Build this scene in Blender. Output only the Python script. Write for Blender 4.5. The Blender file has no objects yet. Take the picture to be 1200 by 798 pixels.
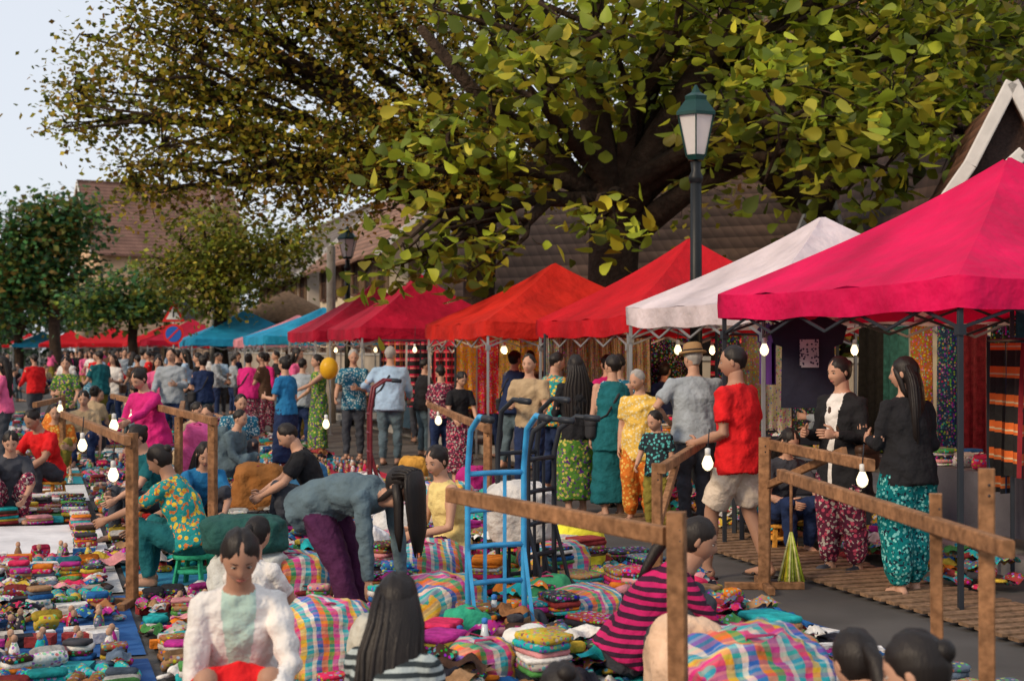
import bpy, math, random, time
import numpy as np
from mathutils import Vector, Matrix, noise as mnoise
from mathutils.bvhtree import BVHTree
T0=time.time()
R=random.Random(11); NR=np.random.RandomState(5)
SC=bpy.context.scene
def V(*a): return Vector(a)
def rad(a): return math.radians(a)
# street frame: s metres along the street, t metres to the right of the camera's lane
SA=rad(18.55); CS,SN=math.cos(SA),math.sin(SA)
def st(s,t,z=0.0): return Vector((-SN*s+CS*t, CS*s+SN*t, z))
YAW=SA

# ---------------------------------------------------------------- materials
MC={}
def mk(name,col=(.5,.5,.5),rough=.75,pat=None,col2=None,col3=None,sc=20,bump=.3,bsc=12,attr=False,spec=.25,var=.35,vsc=5,trans=0,emit=0,metal=0,bdist=.02):
    if name in MC: return MC[name]
    m=bpy.data.materials.new(name); m.use_nodes=True; nt=m.node_tree; N=nt.nodes; L=nt.links
    b=N['Principled BSDF']; b.inputs['Roughness'].default_value=rough; b.inputs['Specular IOR Level'].default_value=spec
    b.inputs['Metallic'].default_value=metal
    tc=N.new('ShaderNodeTexCoord'); P=tc.outputs['Object']
    def rgb(c):
        n=N.new('ShaderNodeRGB'); n.outputs[0].default_value=(c[0],c[1],c[2],1); return n.outputs[0]
    def mix(f,a,bb,mode='MIX'):
        n=N.new('ShaderNodeMix'); n.data_type='RGBA'; n.blend_type=mode
        if isinstance(f,(int,float)): n.inputs[0].default_value=f
        else: L.new(f,n.inputs[0])
        L.new(a,n.inputs[6]); L.new(bb,n.inputs[7]); return n.outputs[2]
    def math_(op,a,bv=0.0):
        n=N.new('ShaderNodeMath'); n.operation=op
        for i,x in enumerate((a,bv)):
            if isinstance(x,(int,float)): n.inputs[i].default_value=x
            else: L.new(x,n.inputs[i])
        return n.outputs[0]
    def noise(s,det=2,vec=None):
        n=N.new('ShaderNodeTexNoise'); n.inputs['Scale'].default_value=s; n.inputs['Detail'].default_value=det
        L.new(vec or P,n.inputs['Vector']); return n
    def mapr(x,a,bb,c,d):
        n=N.new('ShaderNodeMapRange'); L.new(x,n.inputs[0])
        for i,q in enumerate((a,bb,c,d)): n.inputs[i+1].default_value=q
        return n.outputs[0]
    def sep(): 
        n=N.new('ShaderNodeSeparateXYZ'); L.new(P,n.inputs[0]); return n.outputs
    def ramp(x,stops):
        n=N.new('ShaderNodeValToRGB'); r=n.color_ramp; r.interpolation='CONSTANT'
        while len(r.elements)<len(stops): r.elements.new(.5)
        for e,(p,c) in zip(r.elements,stops): e.position=p; e.color=(c[0],c[1],c[2],1)
        L.new(x,n.inputs[0]); return n.outputs[0]
    if attr:
        a=N.new('ShaderNodeAttribute'); a.attribute_name='Col'; C=a.outputs['Color']
    else: C=rgb(col)
    if pat=='stripe':
        z=sep()[2]; w=noise(3,1); z=math_('ADD',z,mapr(w.outputs[0],0,1,-.03,.03))
        f=math_('GREATER_THAN',math_('FRACT',math_('MULTIPLY',z,sc)),.5); C=mix(f,C,rgb(col2))
    if pat=='floral':
        v=N.new('ShaderNodeTexVoronoi'); v.inputs['Scale'].default_value=sc; L.new(P,v.inputs['Vector'])
        f=math_('LESS_THAN',v.outputs['Distance'],.38); C=mix(f,C,rgb(col2))
        if col3: 
            n2=noise(sc*1.3,1); f=math_('GREATER_THAN',n2.outputs[0],.6); C=mix(f,C,rgb(col3))
    if pat=='multi':
        v=N.new('ShaderNodeTexVoronoi'); v.inputs['Scale'].default_value=sc; L.new(P,v.inputs['Vector'])
        h=N.new('ShaderNodeHueSaturation'); h.inputs['Saturation'].default_value=1.5; h.inputs['Value'].default_value=.7
        L.new(v.outputs['Color'],h.inputs['Color'])
        f=math_('LESS_THAN',v.outputs['Distance'],.42); C=mix(math_('MULTIPLY',f,.75),C,h.outputs[0])
    if pat=='band':   # woven bands
        z=sep()[2]; x=sep()[0]; f=math_('FRACT',math_('MULTIPLY',z,sc)); 
        C2=ramp(f,[(0,(.02,.02,.02)),(.45,(.02,.02,.02)),(.5,col2 or (.7,.15,.03)),(.6,(.6,.5,.3)),(.66,col2 or (.7,.15,.03)),(.9,(.02,.02,.02))])
        g=math_('GREATER_THAN',math_('FRACT',math_('MULTIPLY',math_('ADD',x,sep()[1]),sc*1.7)),.2); C=mix(g,C,C2)
    if pat=='plaid':
        st_=[(0,(.70,.03,.20)),(.10,(.75,.45,.03)),(.2,(.02,.38,.45)),(.3,(.7,.66,.6)),(.36,(.03,.13,.5)),(.46,(.75,.16,.02)),(.58,(.05,.33,.08)),(.68,(.7,.05,.3)),(.8,(.7,.66,.6)),(.88,(.03,.42,.48))]
        x=sep(); wn=noise(5,2); dd=mapr(wn.outputs[0],0,1,-.03,.03)
        a1=ramp(math_('FRACT',math_('MULTIPLY',math_('ADD',math_('ADD',x[0],math_('MULTIPLY',x[1],.5)),dd),sc)),st_)
        a2=ramp(math_('FRACT',math_('MULTIPLY',math_('ADD',x[2],x[1]),sc*1.6)),st_); C=mix(.28,a1,a2)
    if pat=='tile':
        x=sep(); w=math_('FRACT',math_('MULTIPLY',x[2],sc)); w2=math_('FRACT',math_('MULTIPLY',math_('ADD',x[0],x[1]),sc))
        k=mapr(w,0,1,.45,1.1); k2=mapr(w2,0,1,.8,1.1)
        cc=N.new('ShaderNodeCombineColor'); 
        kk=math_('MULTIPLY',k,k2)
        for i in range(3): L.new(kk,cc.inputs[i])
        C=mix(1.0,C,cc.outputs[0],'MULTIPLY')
    if pat=='wood':
        mp=N.new('ShaderNodeMapping'); mp.inputs['Scale'].default_value=(9,9,9); L.new(P,mp.inputs[0])
        n2=noise(3,4,mp.outputs[0]); C=mix(mapr(n2.outputs[0],.35,.7,0,1),C,rgb(col2 or tuple(c*.45 for c in col)))
    if var>0:
        nz=noise(vsc,3); f=mapr(nz.outputs[0],.25,.75,1-var,1+var*.4)
        cc=N.new('ShaderNodeCombineColor')
        for i in range(3): L.new(f,cc.inputs[i])
        C=mix(1.0,C,cc.outputs[0],'MULTIPLY')
    L.new(C,b.inputs['Base Color'])
    if pat=='hair':
        mp=N.new('ShaderNodeMapping'); mp.inputs['Scale'].default_value=(1,1,.05); L.new(P,mp.inputs[0])
        n3=noise(bsc,2,mp.outputs[0])
    elif bump>0: n3=noise(bsc,3)
    if bump>0:
        bp=N.new('ShaderNodeBump'); bp.inputs['Strength'].default_value=bump; bp.inputs['Distance'].default_value=bdist
        L.new(n3.outputs[0],bp.inputs['Height']); L.new(bp.outputs[0],b.inputs['Normal'])
    if emit: 
        b.inputs['Emission Color'].default_value=(1,.80,.48,1); b.inputs['Emission Strength'].default_value=emit
    if trans>0:
        tr=N.new('ShaderNodeBsdfTranslucent'); L.new(C,tr.inputs[0]); ms=N.new('ShaderNodeMixShader'); ms.inputs[0].default_value=trans
        L.new(b.outputs[0],ms.inputs[1]); L.new(tr.outputs[0],ms.inputs[2]); L.new(ms.outputs[0],N['Material Output'].inputs[0])
    MC[name]=m; return m
def cl(col,pat=None,**k):
    nm='cloth_%d_%d_%d'%tuple(int(c*255) for c in col)+(pat or '')+str(k.get('sc',''))+str(k.get('col2',''))
    return mk(nm,col,.9,pat,bump=.9,bsc=9,bdist=.045,**k)

# ---------------------------------------------------------------- mesh builder
class MB:
    def __init__(s): s.v=[];s.f=[];s.fm=[];s.fs=[];s.c=[];s.n=0;s.mats=[]
    def mi(s,m):
        if m not in s.mats: s.mats.append(m)
        return s.mats.index(m)
    def add(s,v,f,m,col=(1,1,1),smooth=True):
        v=np.asarray(v,dtype=float).reshape(-1,3); o=s.n
        s.v.append(v); s.f.extend([tuple(i+o for i in q) for q in f]); k=s.mi(m)
        s.fm.extend([k]*len(f)); s.fs.extend([smooth]*len(f)); 
        s.c.append(np.tile(np.array([col[0],col[1],col[2],1.0]),(len(v),1))); s.n+=len(v)
    def mesh(s,name):
        me=bpy.data.meshes.new(name); me.from_pydata(np.concatenate(s.v).tolist(),[],s.f)
        for m in s.mats: me.materials.append(m)
        me.polygons.foreach_set('material_index',s.fm); me.polygons.foreach_set('use_smooth',s.fs)
        a=me.color_attributes.new('Col','FLOAT_COLOR','POINT'); a.data.foreach_set('color',np.concatenate(s.c).ravel())
        me.update(); return me
    def obj(s,name,parent=None,loc=None,rz=0,origin=None):
        if origin is not None:
            o=np.array(origin); s.v=[q-o for q in s.v]; loc=origin
        ob=bpy.data.objects.new(name,s.mesh(name)); SC.collection.objects.link(ob)
        if loc is not None: ob.location=loc
        ob.rotation_euler[2]=rz
        if parent: ob.parent=parent
        return ob
    def loft(s,pts,rad_,m,side=None,n=10,col=(1,1,1),smooth=True,cap=.4):
        pts=[Vector(p) for p in pts]; k=len(pts); vs=[]; ref=Vector(side) if side is not None else None
        for i,p in enumerate(pts):
            t=(pts[min(i+1,k-1)]-pts[max(i-1,0)]); t=t.normalized() if t.length>1e-9 else Vector((0,0,1))
            r0=ref if ref is not None else Vector((1,0,0))
            sd=r0-r0.dot(t)*t
            if sd.length<.15:
                r0=Vector((0,1,0)); sd=r0-r0.dot(t)*t
                if sd.length<.15: r0=Vector((0,0,1)); sd=r0-r0.dot(t)*t
            sd.normalize(); u=t.cross(sd); r=rad_[i] if isinstance(rad_,(list,tuple)) else rad_
            a,b=r if isinstance(r,tuple) else (r,r)
            for j in range(n):
                th=2*math.pi*j/n; vs.append(p+sd*(a*math.cos(th))+u*(b*math.sin(th)))
            if i==0: t0=t;a0=min(a,b)
            t1=t;a1=min(a,b)
        f=[]
        for i in range(k-1):
            for j in range(n):
                j2=(j+1)%n; f.append((i*n+j,i*n+j2,(i+1)*n+j2,(i+1)*n+j))
        vs.append(pts[0]-t0*a0*cap); vs.append(pts[-1]+t1*a1*cap); c0=k*n;c1=c0+1
        for j in range(n):
            j2=(j+1)%n; f.append((c0,j2,j)); f.append((c1,(k-1)*n+j,(k-1)*n+j2))
        s.add([tuple(q) for q in vs],f,m,col,smooth)
    def ell(s,c,r,m,nu=12,nv=8,col=(1,1,1),ax=None,e=1.0,fn=None):
        v,f=sph(nu,nv,e); v=v*np.array(r)
        if fn is not None: v=fn(v)
        if ax is not None: v=v@np.array([list(a) for a in ax])
        s.add(v+np.array(c),f,m,col)
    def box(s,c,size,m,rot=None,col=(1,1,1)):
        x,y,z=[q/2 for q in size]
        v=np.array([(-x,-y,-z),(x,-y,-z),(x,y,-z),(-x,y,-z),(-x,-y,z),(x,-y,z),(x,y,z),(-x,y,z)])
        if rot is not None:
            if isinstance(rot,(int,float)): rot=Matrix.Rotation(rot,3,'Z')
            v=v@np.array(rot).T
        s.add(v+np.array(c),[(0,3,2,1),(4,5,6,7),(0,1,5,4),(1,2,6,5),(2,3,7,6),(3,0,4,7)],m,col,False)
    def beam(s,p0,p1,w,h,m,col=(1,1,1)):
        p0=Vector(p0);p1=Vector(p1);d=p1-p0;l=d.length;z=d.normalized()
        up=Vector((0,0,1)) if abs(z.z)<.9 else Vector((.3,1,0))
        x=z.cross(up).normalized();y=x.cross(z)
        k=.18;prof=[(-1,-1+k),(-1+k,-1),(1-k,-1),(1,-1+k),(1,1-k),(1-k,1),(-1+k,1),(-1,1-k)]
        vs=[];
        for e in (0,1):
            q=p0 if e==0 else p1
            for a,b in prof: vs.append(tuple(q+x*(a*w/2)+y*(b*h/2)))
        f=[(i,(i+1)%8,8+(i+1)%8,8+i) for i in range(8)]+[tuple(range(7,-1,-1)),tuple(range(8,16))]
        s.add(vs,f,m,col,False)
_SP={}
def sph(nu,nv,e=1.0):
    k=(nu,nv,e)
    if k in _SP: return _SP[k]
    v=[];f=[]
    sg=lambda q,e:math.copysign(abs(q)**e,q)
    v.append((0,0,1.0))
    for i in range(1,nv):
        th=math.pi*i/nv
        for j in range(nu):
            ph=2*math.pi*j/nu
            v.append((sg(math.sin(th),e)*sg(math.sin(ph),e),sg(math.sin(th),e)*sg(math.cos(ph),e),sg(math.cos(th),e)))
    v.append((0,0,-1.0)); L_=len(v)-1
    for j in range(nu):
        j2=(j+1)%nu; f.append((0,1+j2,1+j)); b=1+(nv-2)*nu; f.append((L_,b+j,b+j2))
    for i in range(nv-2):
        for j in range(nu):
            j2=(j+1)%nu; a=1+i*nu; f.append((a+j,a+j2,a+nu+j2,a+nu+j))
    _SP[k]=(np.array(v),f); return _SP[k]
def empty(name,loc=(0,0,0),rz=0):
    e=bpy.data.objects.new(name,None); SC.collection.objects.link(e); e.location=loc; e.rotation_euler[2]=rz; return e

# ---------------------------------------------------------------- people
SK=mk('skin_light',(.50,.28,.19),.55,bump=.05,var=.12,spec=.3)
SKT=mk('skin_tan',(.38,.205,.135),.55,bump=.05,var=.12,spec=.3)
HB=mk('hair_black',(.014,.010,.009),.5,'hair',bump=.45,bsc=150,var=.4,spec=.3,bdist=.006)
HG=mk('hair_grey',(.36,.34,.32),.6,'hair',bump=.5,bsc=150,var=.4,bdist=.006)
EYW=mk('eye_white',(.55,.52,.48),.3,bump=0,var=0); EYD=mk('eye_dark',(.015,.01,.008),.2,bump=0,var=0)
LIP=mk('lips',(.40,.12,.10),.45,bump=0,var=.1)
SOLE=mk('sandal_dark',(.03,.022,.02),.6,var=.3)
ARM={'down':((.17,-.05,-1),(.03,.25,-1)),'hold':((.2,.12,-1),(-.35,1,.12)),'low':((.2,.35,-1),(-.15,.9,-.6)),
 'reach':((.12,.9,-.6),(-.05,1,-.4)),'up':((.3,.6,-.25),(-.35,.35,1)),'hip':((.65,-.15,-.8),(-.55,.6,-.45)),
 'hang':((.06,.2,-1),(0,.1,-1)),'knee':((.2,.55,-.75),(-.3,.8,-.5)),'lap':((.2,.2,-1),(-.4,1,-.2)),'bag':((.15,-.1,-1),(-.1,.8,-.25)),'fwd':((.1,.25,-1),(-.05,.55,-1))}
stools=[]
def person(name,x,y,head=0,H=1.68,kind='stand',lean=3,arms=('down','down'),face=(0,5),sex='m',skin=SK,top=None,sleeve='short',
           hem=.04,loose=.012,bottom=None,bt='trousers',shoe=SOLE,hair='short',hm=HB,seat=.25,stride=.05,vox=None,hs=1.0,hat=None,baggy=.0,z=0,fat=1.0,link=True,inner=None,bag=None):
    if vox is None:
        D=math.hypot(x,y); vox=.010 if D<9 else (.013 if D<16 else (.018 if D<24 else .026))
    a=rad(lean); B=MB(); F=MB(); fem=sex=='f'
    S=H/1.735
    if kind=='sit' and link: stools.append((x,y,head,seat))
    if kind=='stand': pel=V(0,-.32*math.sin(a),.92-.04*math.sin(a))
    elif kind=='sit': pel=V(0,0,seat/S+.09)
    elif kind=='squat': pel=V(0,-.08,.25)
    elif kind=='floor': pel=V(0,-.02,.2)
    else: pel=V(0,0,.11)
    lo=V(0,math.sin(.7*a),math.cos(.7*a)); d=V(0,math.sin(a),math.cos(a)); sd=V(1,0,0)
    w=pel+.18*lo; n0=w+.34*d
    SW=(.165 if fem else .188)*fat; WA=(.118 if fem else .142)*fat; HP=(.165 if fem else .158)*fat
    tp=[pel-.10*lo,pel-.03*lo,pel+.06*lo,w,w+.13*d,w+.22*d,w+.285*d,w+.325*d,w+.36*d,w+.45*d]
    tr=[(HP*.75,.09),(HP,.12*fat),(HP*.95,.112*fat),(WA,.093*fat),(WA*1.16,.112*fat),(SW*.93,.112),(SW*.86,.092),(SW*.55,.072),(.056,.06),(.052,.056)]
    B.loft(tp,tr,skin,sd,16)
    if top:
        h0=pel-lo*hem; l=loose
        pts=[h0,pel+.02*lo,pel+.08*lo,w,w+.13*d,w+.22*d,w+.29*d,w+.33*d,w+.345*d]
        rr=[(HP+.012+l*1.3,.13*fat+l*1.3),(HP+.012+l,.128*fat+l),(HP*.95+.01+l,.12*fat+l),(WA+.012+l,.102*fat+l),(WA*1.16+.014+l,.12*fat+l*.8),(SW*.93+.013,.122+l*.3),(SW*.86+.012,.102),(SW*.58+.01,.08),(.07,.068)]
        B.loft(pts,rr,top,sd,18,cap=.02)
    if fem:
        for sx in (-1,1):
            fw=V(0,math.cos(a),-math.sin(a))
            B.ell(w+.16*d+sd*(sx*.065)+fw*.075,(.058,.05,.06),top or skin)
    for sx in (-1,1):
        hip=pel+V(sx*.088,0,-.03)
        if kind=='stand':
            an=V(sx*.095,stride*sx,.085); kn=(hip+an)/2+V(sx*.01,.035+abs(stride)*.15,.01); td=V(sx*.12,1,0)
            if stride*sx<-.1: an.z+=.03
        elif kind=='sit': kn=V(sx*.13,.39,.48); an=V(sx*.12,.36+.05*sx,.085); td=V(sx*.15,1,0)
        elif kind=='squat': kn=V(sx*.17,.30,.50); an=V(sx*.12,.06,.085); td=V(sx*.2,1,0)
        elif kind=='floor': kn=V(sx*.14,.40,.10); an=V(sx*.10,-.02,.07); td=V(0,-1,-.1)
        else: kn=V(sx*.32,.27,.13); an=V(-sx*.07,.32+.06*sx,.07); td=V(-sx*1,.2,0)
        td.normalize()
        m1=(hip*.5+kn*.5); c1=kn*.68+an*.32+V(0,-.012,0); c2=kn*.3+an*.7
        B.loft([hip,m1,kn,c1,c2,an],[.088*fat,.082*fat,.056,.056,.042,.036],skin,sd,12)
        B.ell(kn,(.055,.055,.06),skin)
        bm=bottom
        if bt=='trousers' and bm:
            q=baggy; B.loft([hip+V(0,0,.06),hip,m1,kn,c1,c2,an+(kn-an)*.06],[.085*fat,.1*fat+q*.5,.094*fat+q,.07+q,.069+q,.062+q*.9,.055+q*.25],bm,sd,14,cap=.05)
            B.ell(kn,(.07+q,.07+q,.07),bm)
        if bt=='shorts' and bm:
            B.loft([hip+V(0,0,.06),hip,m1,kn*.88+hip*.12],[.09,.108,.108,.102],bm,sd,14,cap=.02)
        up=V(0,0,1); fs=td.cross(up).normalized()
        zz=an.z-.085 if kind!='floor' else an.z-.06
        fb=V(an.x,an.y,zz)
        B.loft([an+V(0,0,.02),an-V(0,0,.03)-td*.01],[.038,.042],skin,fs,10)
        B.loft([fb-td*.055+V(0,0,.045),fb+td*.0+V(0,0,.05),fb+td*.09+V(0,0,.042),fb+td*.16+V(0,0,.03),fb+td*.195+V(0,0,.026)],[(.030,.03),(.036,.042),(.042,.034),(.043,.022),(.03,.014)],shoe if shoe is not SOLE else skin,fs,10)
        F.loft([fb-td*.075+V(0,0,.012),fb+td*.08+V(0,0,.012),fb+td*.17+V(0,0,.012),fb+td*.21+V(0,0,.012)],[(.036,.011),(.042,.011),(.047,.011),(.03,.011)],SOLE,fs,10)
        if shoe is SOLE: F.loft([fb+td*.10+fs*.045+V(0,0,.02),fb+td*.11+V(0,0,.068),fb+td*.10-fs*.045+V(0,0,.02)],[(.018,.006)]*3,SOLE,td,6)
    if bottom:
        if bt in('trousers','shorts'):
            B.loft([pel-.12*lo,pel-.04*lo,pel+.05*lo,pel+.11*lo],[(HP*.7,.09),(HP+.008,.128*fat),(HP+.004,.12*fat),(WA+.02,.105*fat)],bottom,sd,16,cap=.05)
        if bt=='skirt':
            if kind=='stand':
                B.loft([pel+.12*lo,pel+.03*lo,V(0,pel.y*.7,.78),V(0,pel.y*.4+.02,.5),V(0,.01,.28),V(0,0,.16)],[(WA+.02,.11),(HP+.02,.14),(HP+.035,.155),(HP+.045,.15),(HP+.055,.16),(HP+.06,.165)],bottom,sd,18,cap=.02)
            elif kind in('sit','squat'):
                ky=.36 if kind=='sit' else .28
                B.loft([pel+.12*lo,pel+V(0,.02,.03),pel*.45+V(0,ky*.55,.22),V(0,ky,.47),V(0,ky+.05,.36),V(0,ky,.14)],[(WA+.02,.11),(HP+.03,.14),(.21,.12),(.21,.085),(.22,.09),(.22,.12)],bottom,sd,16,cap=.1)
            else:
                B.loft([pel+.1*lo,pel,V(0,.2,.14),V(0,.42,.11)],[(WA+.02,.11),(.2,.14),(.24,.12),(.2,.09)],bottom,sd,16,cap=.3)
    hands=[]
    for sx,an_ in ((-1,arms[0]),(1,arms[1])):
        ar=ARM[an_] if isinstance(an_,str) else an_
        sh=w+.275*d+sd*(sx*(SW-.01)); u=V(ar[0][0]*sx,ar[0][1],ar[0][2]).normalized(); f=V(ar[1][0]*sx,ar[1][1],ar[1][2]).normalized()
        el=sh+u*.285; wr=el+f*.245
        k=.9 if fem else 1.05
        B.ell(sh,(.056*k,.056*k,.06*k),top if (top and sleeve!='none') else skin)
        B.loft([sh,sh*.5+el*.5,el,el*.65+wr*.35,wr,wr+f*.03],[.052*k,.046*k,.039*k,.04*k,.026*k,.025*k],skin,d,12)
        if top and sleeve=='short':
            B.loft([w+.27*d+sd*(sx*SW*.6),sh,sh*.5+el*.5,sh*.28+el*.72],[.066,.068*k,.066*k,.066*k],top,d,12,cap=.02)
        if top and sleeve=='long':
            B.loft([w+.27*d+sd*(sx*SW*.6),sh,sh*.5+el*.5,el,el*.6+wr*.4,wr*.95+el*.05],[.066,.068*k,.062*k,.056*k,.053*k,.042*k],top,d,12,cap=.02)
            B.ell(el,(.055*k,)*3,top)
        hands.append((wr,f,sx))
    me0=B.mesh('tmp'); ob=bpy.data.objects.new('tmp',me0); SC.collection.objects.link(ob)
    md=ob.modifiers.new('r','REMESH'); md.mode='VOXEL'; md.voxel_size=vox
    ms=ob.modifiers.new('s','SMOOTH'); ms.iterations=2; ms.factor=.5
    dg=bpy.context.evaluated_depsgraph_get(); ev=ob.evaluated_get(dg); me=bpy.data.meshes.new_from_object(ev)
    n=len(me.vertices)
    co=np.empty(n*3); me.vertices.foreach_get('co',co); co=co.reshape(-1,3)
    no=np.empty(n*3); me.vertices.foreach_get('normal',no); no=no.reshape(-1,3)
    bv=BVHTree.FromPolygons([tuple(v) for v in np.concatenate(B.v)],B.f)
    G=MB(); G.mats=list(B.mats)
    fc=[tuple(p.vertices) for p in me.polygons]; lab=[]; vl=np.zeros(n,bool)
    si=B.mi(skin); ti=B.mi(top) if top else -1; ii=G.mi(inner) if inner else -1
    for p in me.polygons:
        r=bv.find_nearest(p.center); k=B.fm[r[2]] if r[2] is not None else 0
        if inner and k==ti and p.normal.y>.3:
            hgt=(Vector(p.center)-pel).dot(d)
            if abs(p.center.x)<.022+.05*max(0,min(1,(hgt-.05)/.4)): k=ii
        lab.append(k)
        if k!=si:
            for q in p.vertices: vl[q]=True
    ph=R.random()*9
    X,Y,Z=co[:,0],co[:,1],co[:,2]
    fold=np.sin(26*Z+9*X+3*np.sin(14*X+ph)+3*np.sin(11*Y+2*ph))*np.sin(9*Z-14*Y+2*np.sin(8*Z+ph))+.6*np.sin(55*X*np.cos(ph)+40*Y+10*Z)+.9*np.sin(48*Z+22*X+4*np.sin(9*Y+ph))*(np.sin(7*X+5*Z+ph)>0)
    co=co+no*(fold*.0052*vl)[:,None]
    G.v=[co];G.f=fc;G.fm=lab;G.fs=[True]*len(fc);G.c=[np.ones((n,4))];G.n=n
    bpy.data.objects.remove(ob); bpy.data.meshes.remove(me); bpy.data.meshes.remove(me0)
    off=G.n; G.v+=F.v; G.c+=F.c; 
    for q,fm in zip(F.f,F.fm): G.f.append(tuple(i+off for i in q)); G.fm.append(G.mi(F.mats[fm])); G.fs.append(True)
    G.n+=F.n
    for wr,f,sx in hands:
        nrm=V(-sx,0,-.1); nrm=(nrm-nrm.dot(f)*f).normalized(); tdr=V(0,.7,.7); tdr=(tdr-tdr.dot(f)*f); tdr=(tdr-tdr.dot(nrm)*nrm).normalized()
        G.loft([wr-f*.01,wr+f*.03,wr+f*.065,wr+f*.095],[(.024,.017),(.036,.017),(.041,.015),(.036,.011)],skin,tdr,8)
        for i,(o,ln) in enumerate(((.029,.072),(.010,.080),(-.010,.074),(-.029,.058))):
            p=wr+f*.088+tdr*o; pts=[p]; ang=0
            for sgl in (.45,.32,.23):
                ang+=rad(22+6*i*.5); dr=f*math.cos(ang)+nrm*math.sin(ang); p=p+dr*ln*sgl; pts.append(p)
            G.loft(pts,[.0095,.009,.008,.0065],skin,tdr,6)
        p=wr+f*.025+tdr*.03; dr=(f*.6+tdr*.75+nrm*.25).normalized(); p2=p+dr*.035; dr2=(f*.85+tdr*.35+nrm*.4).normalized()
        G.loft([p,p2,p2+dr2*.03,p2+dr2*.05],[.013,.011,.009,.007],skin,nrm,6)
    if bag:   # cross-body bag worn by the person
        s0=w+.31*d+sd*.09; hipb=pel+V(-HP-.06,.02,.02)
        fr=[s0+V(0,.02,.02),w+.2*d+V(.02,.14,0),w+V(-.10,.15,0),hipb+V(.02,.04,.08)]; bk_=[s0+V(0,-.02,.02),w+.2*d+V(.02,-.15,0),w+V(-.10,-.15,0),hipb+V(.02,-.06,.08)]
        for q in (fr,bk_): G.loft(q,[(.014,.005)]*4,bag,V(1,0,.3),6)
        v_,f_=sph(16,10,.5); G.add(v_*np.array((.045,.12,.10))+np.array(hipb),f_,bag); G.add(v_*np.array((.05,.123,.04))+np.array(hipb+V(0,0,.065)),f_,bag)
    yw,pt=rad(face[0]),rad(face[1]+lean*.55); Rz=Matrix.Rotation(yw,3,'Z')
    hf=Rz@V(0,math.cos(pt),-math.sin(pt)); hu=Rz@V(0,math.sin(pt),math.cos(pt)); hr=Rz@V(1,0,0)
    hc=n0+((d+hu)/2)*.085+hu*.085*(.7+.3*hs)
    G.loft([n0-d*.03,n0+d*.05,hc-hu*.05],[(.055,.056),(.05,.054),(.05,.055)],skin,hr,12)
    ax=(hr,hf,hu); hk=hs*.98
    def hfn(v):
        x_,y_,z_=v[:,0].copy(),v[:,1].copy(),v[:,2].copy()
        q=np.clip(-z_/.115,0,1)
        x_*=1-.30*q**1.6; y_=np.where(y_<0,y_*(1-.45*q),y_*(1+.12*q)); fr=y_>.02
        g=lambda a,b,c,e:np.exp(-((np.abs(x_)-a)/b)**2-((z_-c)/e)**2)*fr
        y_=y_+.020*g(0,.012,-.022,.017)+.008*g(0,.009,.0,.02)-.007*g(.031,.014,.010,.012)+.007*g(0,.022,-.056,.010)+.008*g(0,.026,-.092,.018)+.003*g(.03,.02,.03,.008)+.005*g(.042,.018,-.03,.022)
        return np.stack([x_,y_,z_],1)*hk
    G.ell(hc,(.076,.094,.115),skin,34,30,ax=ax,fn=hfn)
    def hp(px,py,pz): return hc+(hr*px+hf*py+hu*pz)*hk
    for sx in (-1,1):
        G.ell(hp(sx*.031,.0795,.008),(.0135*hk,.0065*hk,.0048*hk),EYW,8,6,ax=ax)
        G.ell(hp(sx*.031,.0845,.0075),(.0062*hk,.003*hk,.0048*hk),EYD,8,6,ax=ax)
        G.loft([hp(sx*.016,.0855,.0130),hp(sx*.031,.0875,.0145),hp(sx*.046,.078,.0120)],[.0014,.002,.001],EYD,hu,5)
        G.loft([hp(sx*.016,.0905,.029),hp(sx*.031,.0890,.033),hp(sx*.047,.079,.030)],[(.0020,.0012),(.0024,.0012),(.0013,.001)],HB if hm is HB else HG,hu,5)
        G.ell(hp(sx*.077,-.004,-.004),(.008*hk,.017*hk,.029*hk),skin,8,6,ax=ax)
    G.loft([hp(-.021,.083,-.056),hp(-.008,.0925,-.0545),hp(.008,.0925,-.0545),hp(.021,.083,-.056)],[.002,.005,.005,.002],LIP,hu,6)
    long_=hair in('long','pony','bun','side','vlong')
    def hairfn(v):
        x_,y_,z_=v[:,0].copy(),v[:,1].copy(),v[:,2].copy()
        if not long_:
            q=np.clip((-z_-.0)/.06,0,1); k=1-.30*q; x_*=k; y_*=np.where(y_>0,k*.9,1-.10*q); z_=np.where(z_<-.075,-.075,z_)
            q2=np.clip((y_-.0)/.08,0,1)*np.clip(-(z_-.05)/.06,0,1); x_*=(1-.2*q2)
        else:
            q=np.clip(-z_/.1,0,1); y_=np.where(y_>0,y_*(1-.35*q),y_)
            q2=np.clip(y_/.08,0,1)*np.clip(-(z_-.05)/.06,0,1); x_*=(1-.12*q2)
            z_=z_-.008*np.exp(-(x_/.008)**2)*(z_>.03)
        nz=1+.014*np.sin(x_*150+ph)+.012*np.sin(x_*90-y_*120)+.008*np.sin(z_*130+x_*60)
        return np.stack([x_*nz,(y_-.015)*nz,(z_+.017)*nz],1)*hk
    if hair!='bald': G.ell(hc,(.085,.101,.112),hm,36,26,ax=ax,fn=hairfn)
    if hair in ('long','vlong'):   # hair hanging beside the face
        for sx in (-1,1):
            G.loft([hp(sx*.064,.048,.045),hp(sx*.078,.030,.0),hp(sx*.078,.012,-.05),hp(sx*.074,.0,-.12),hp(sx*.07,-.02,-.18)],[(.008,.014),(.008,.020),(.010,.022),(.010,.020),(.004,.008)],hm,hr,8)
    dn=(-d*.85+V(0,0,-.15)).normalized(); bk=V(0,-math.cos(a),math.sin(a))
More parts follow.
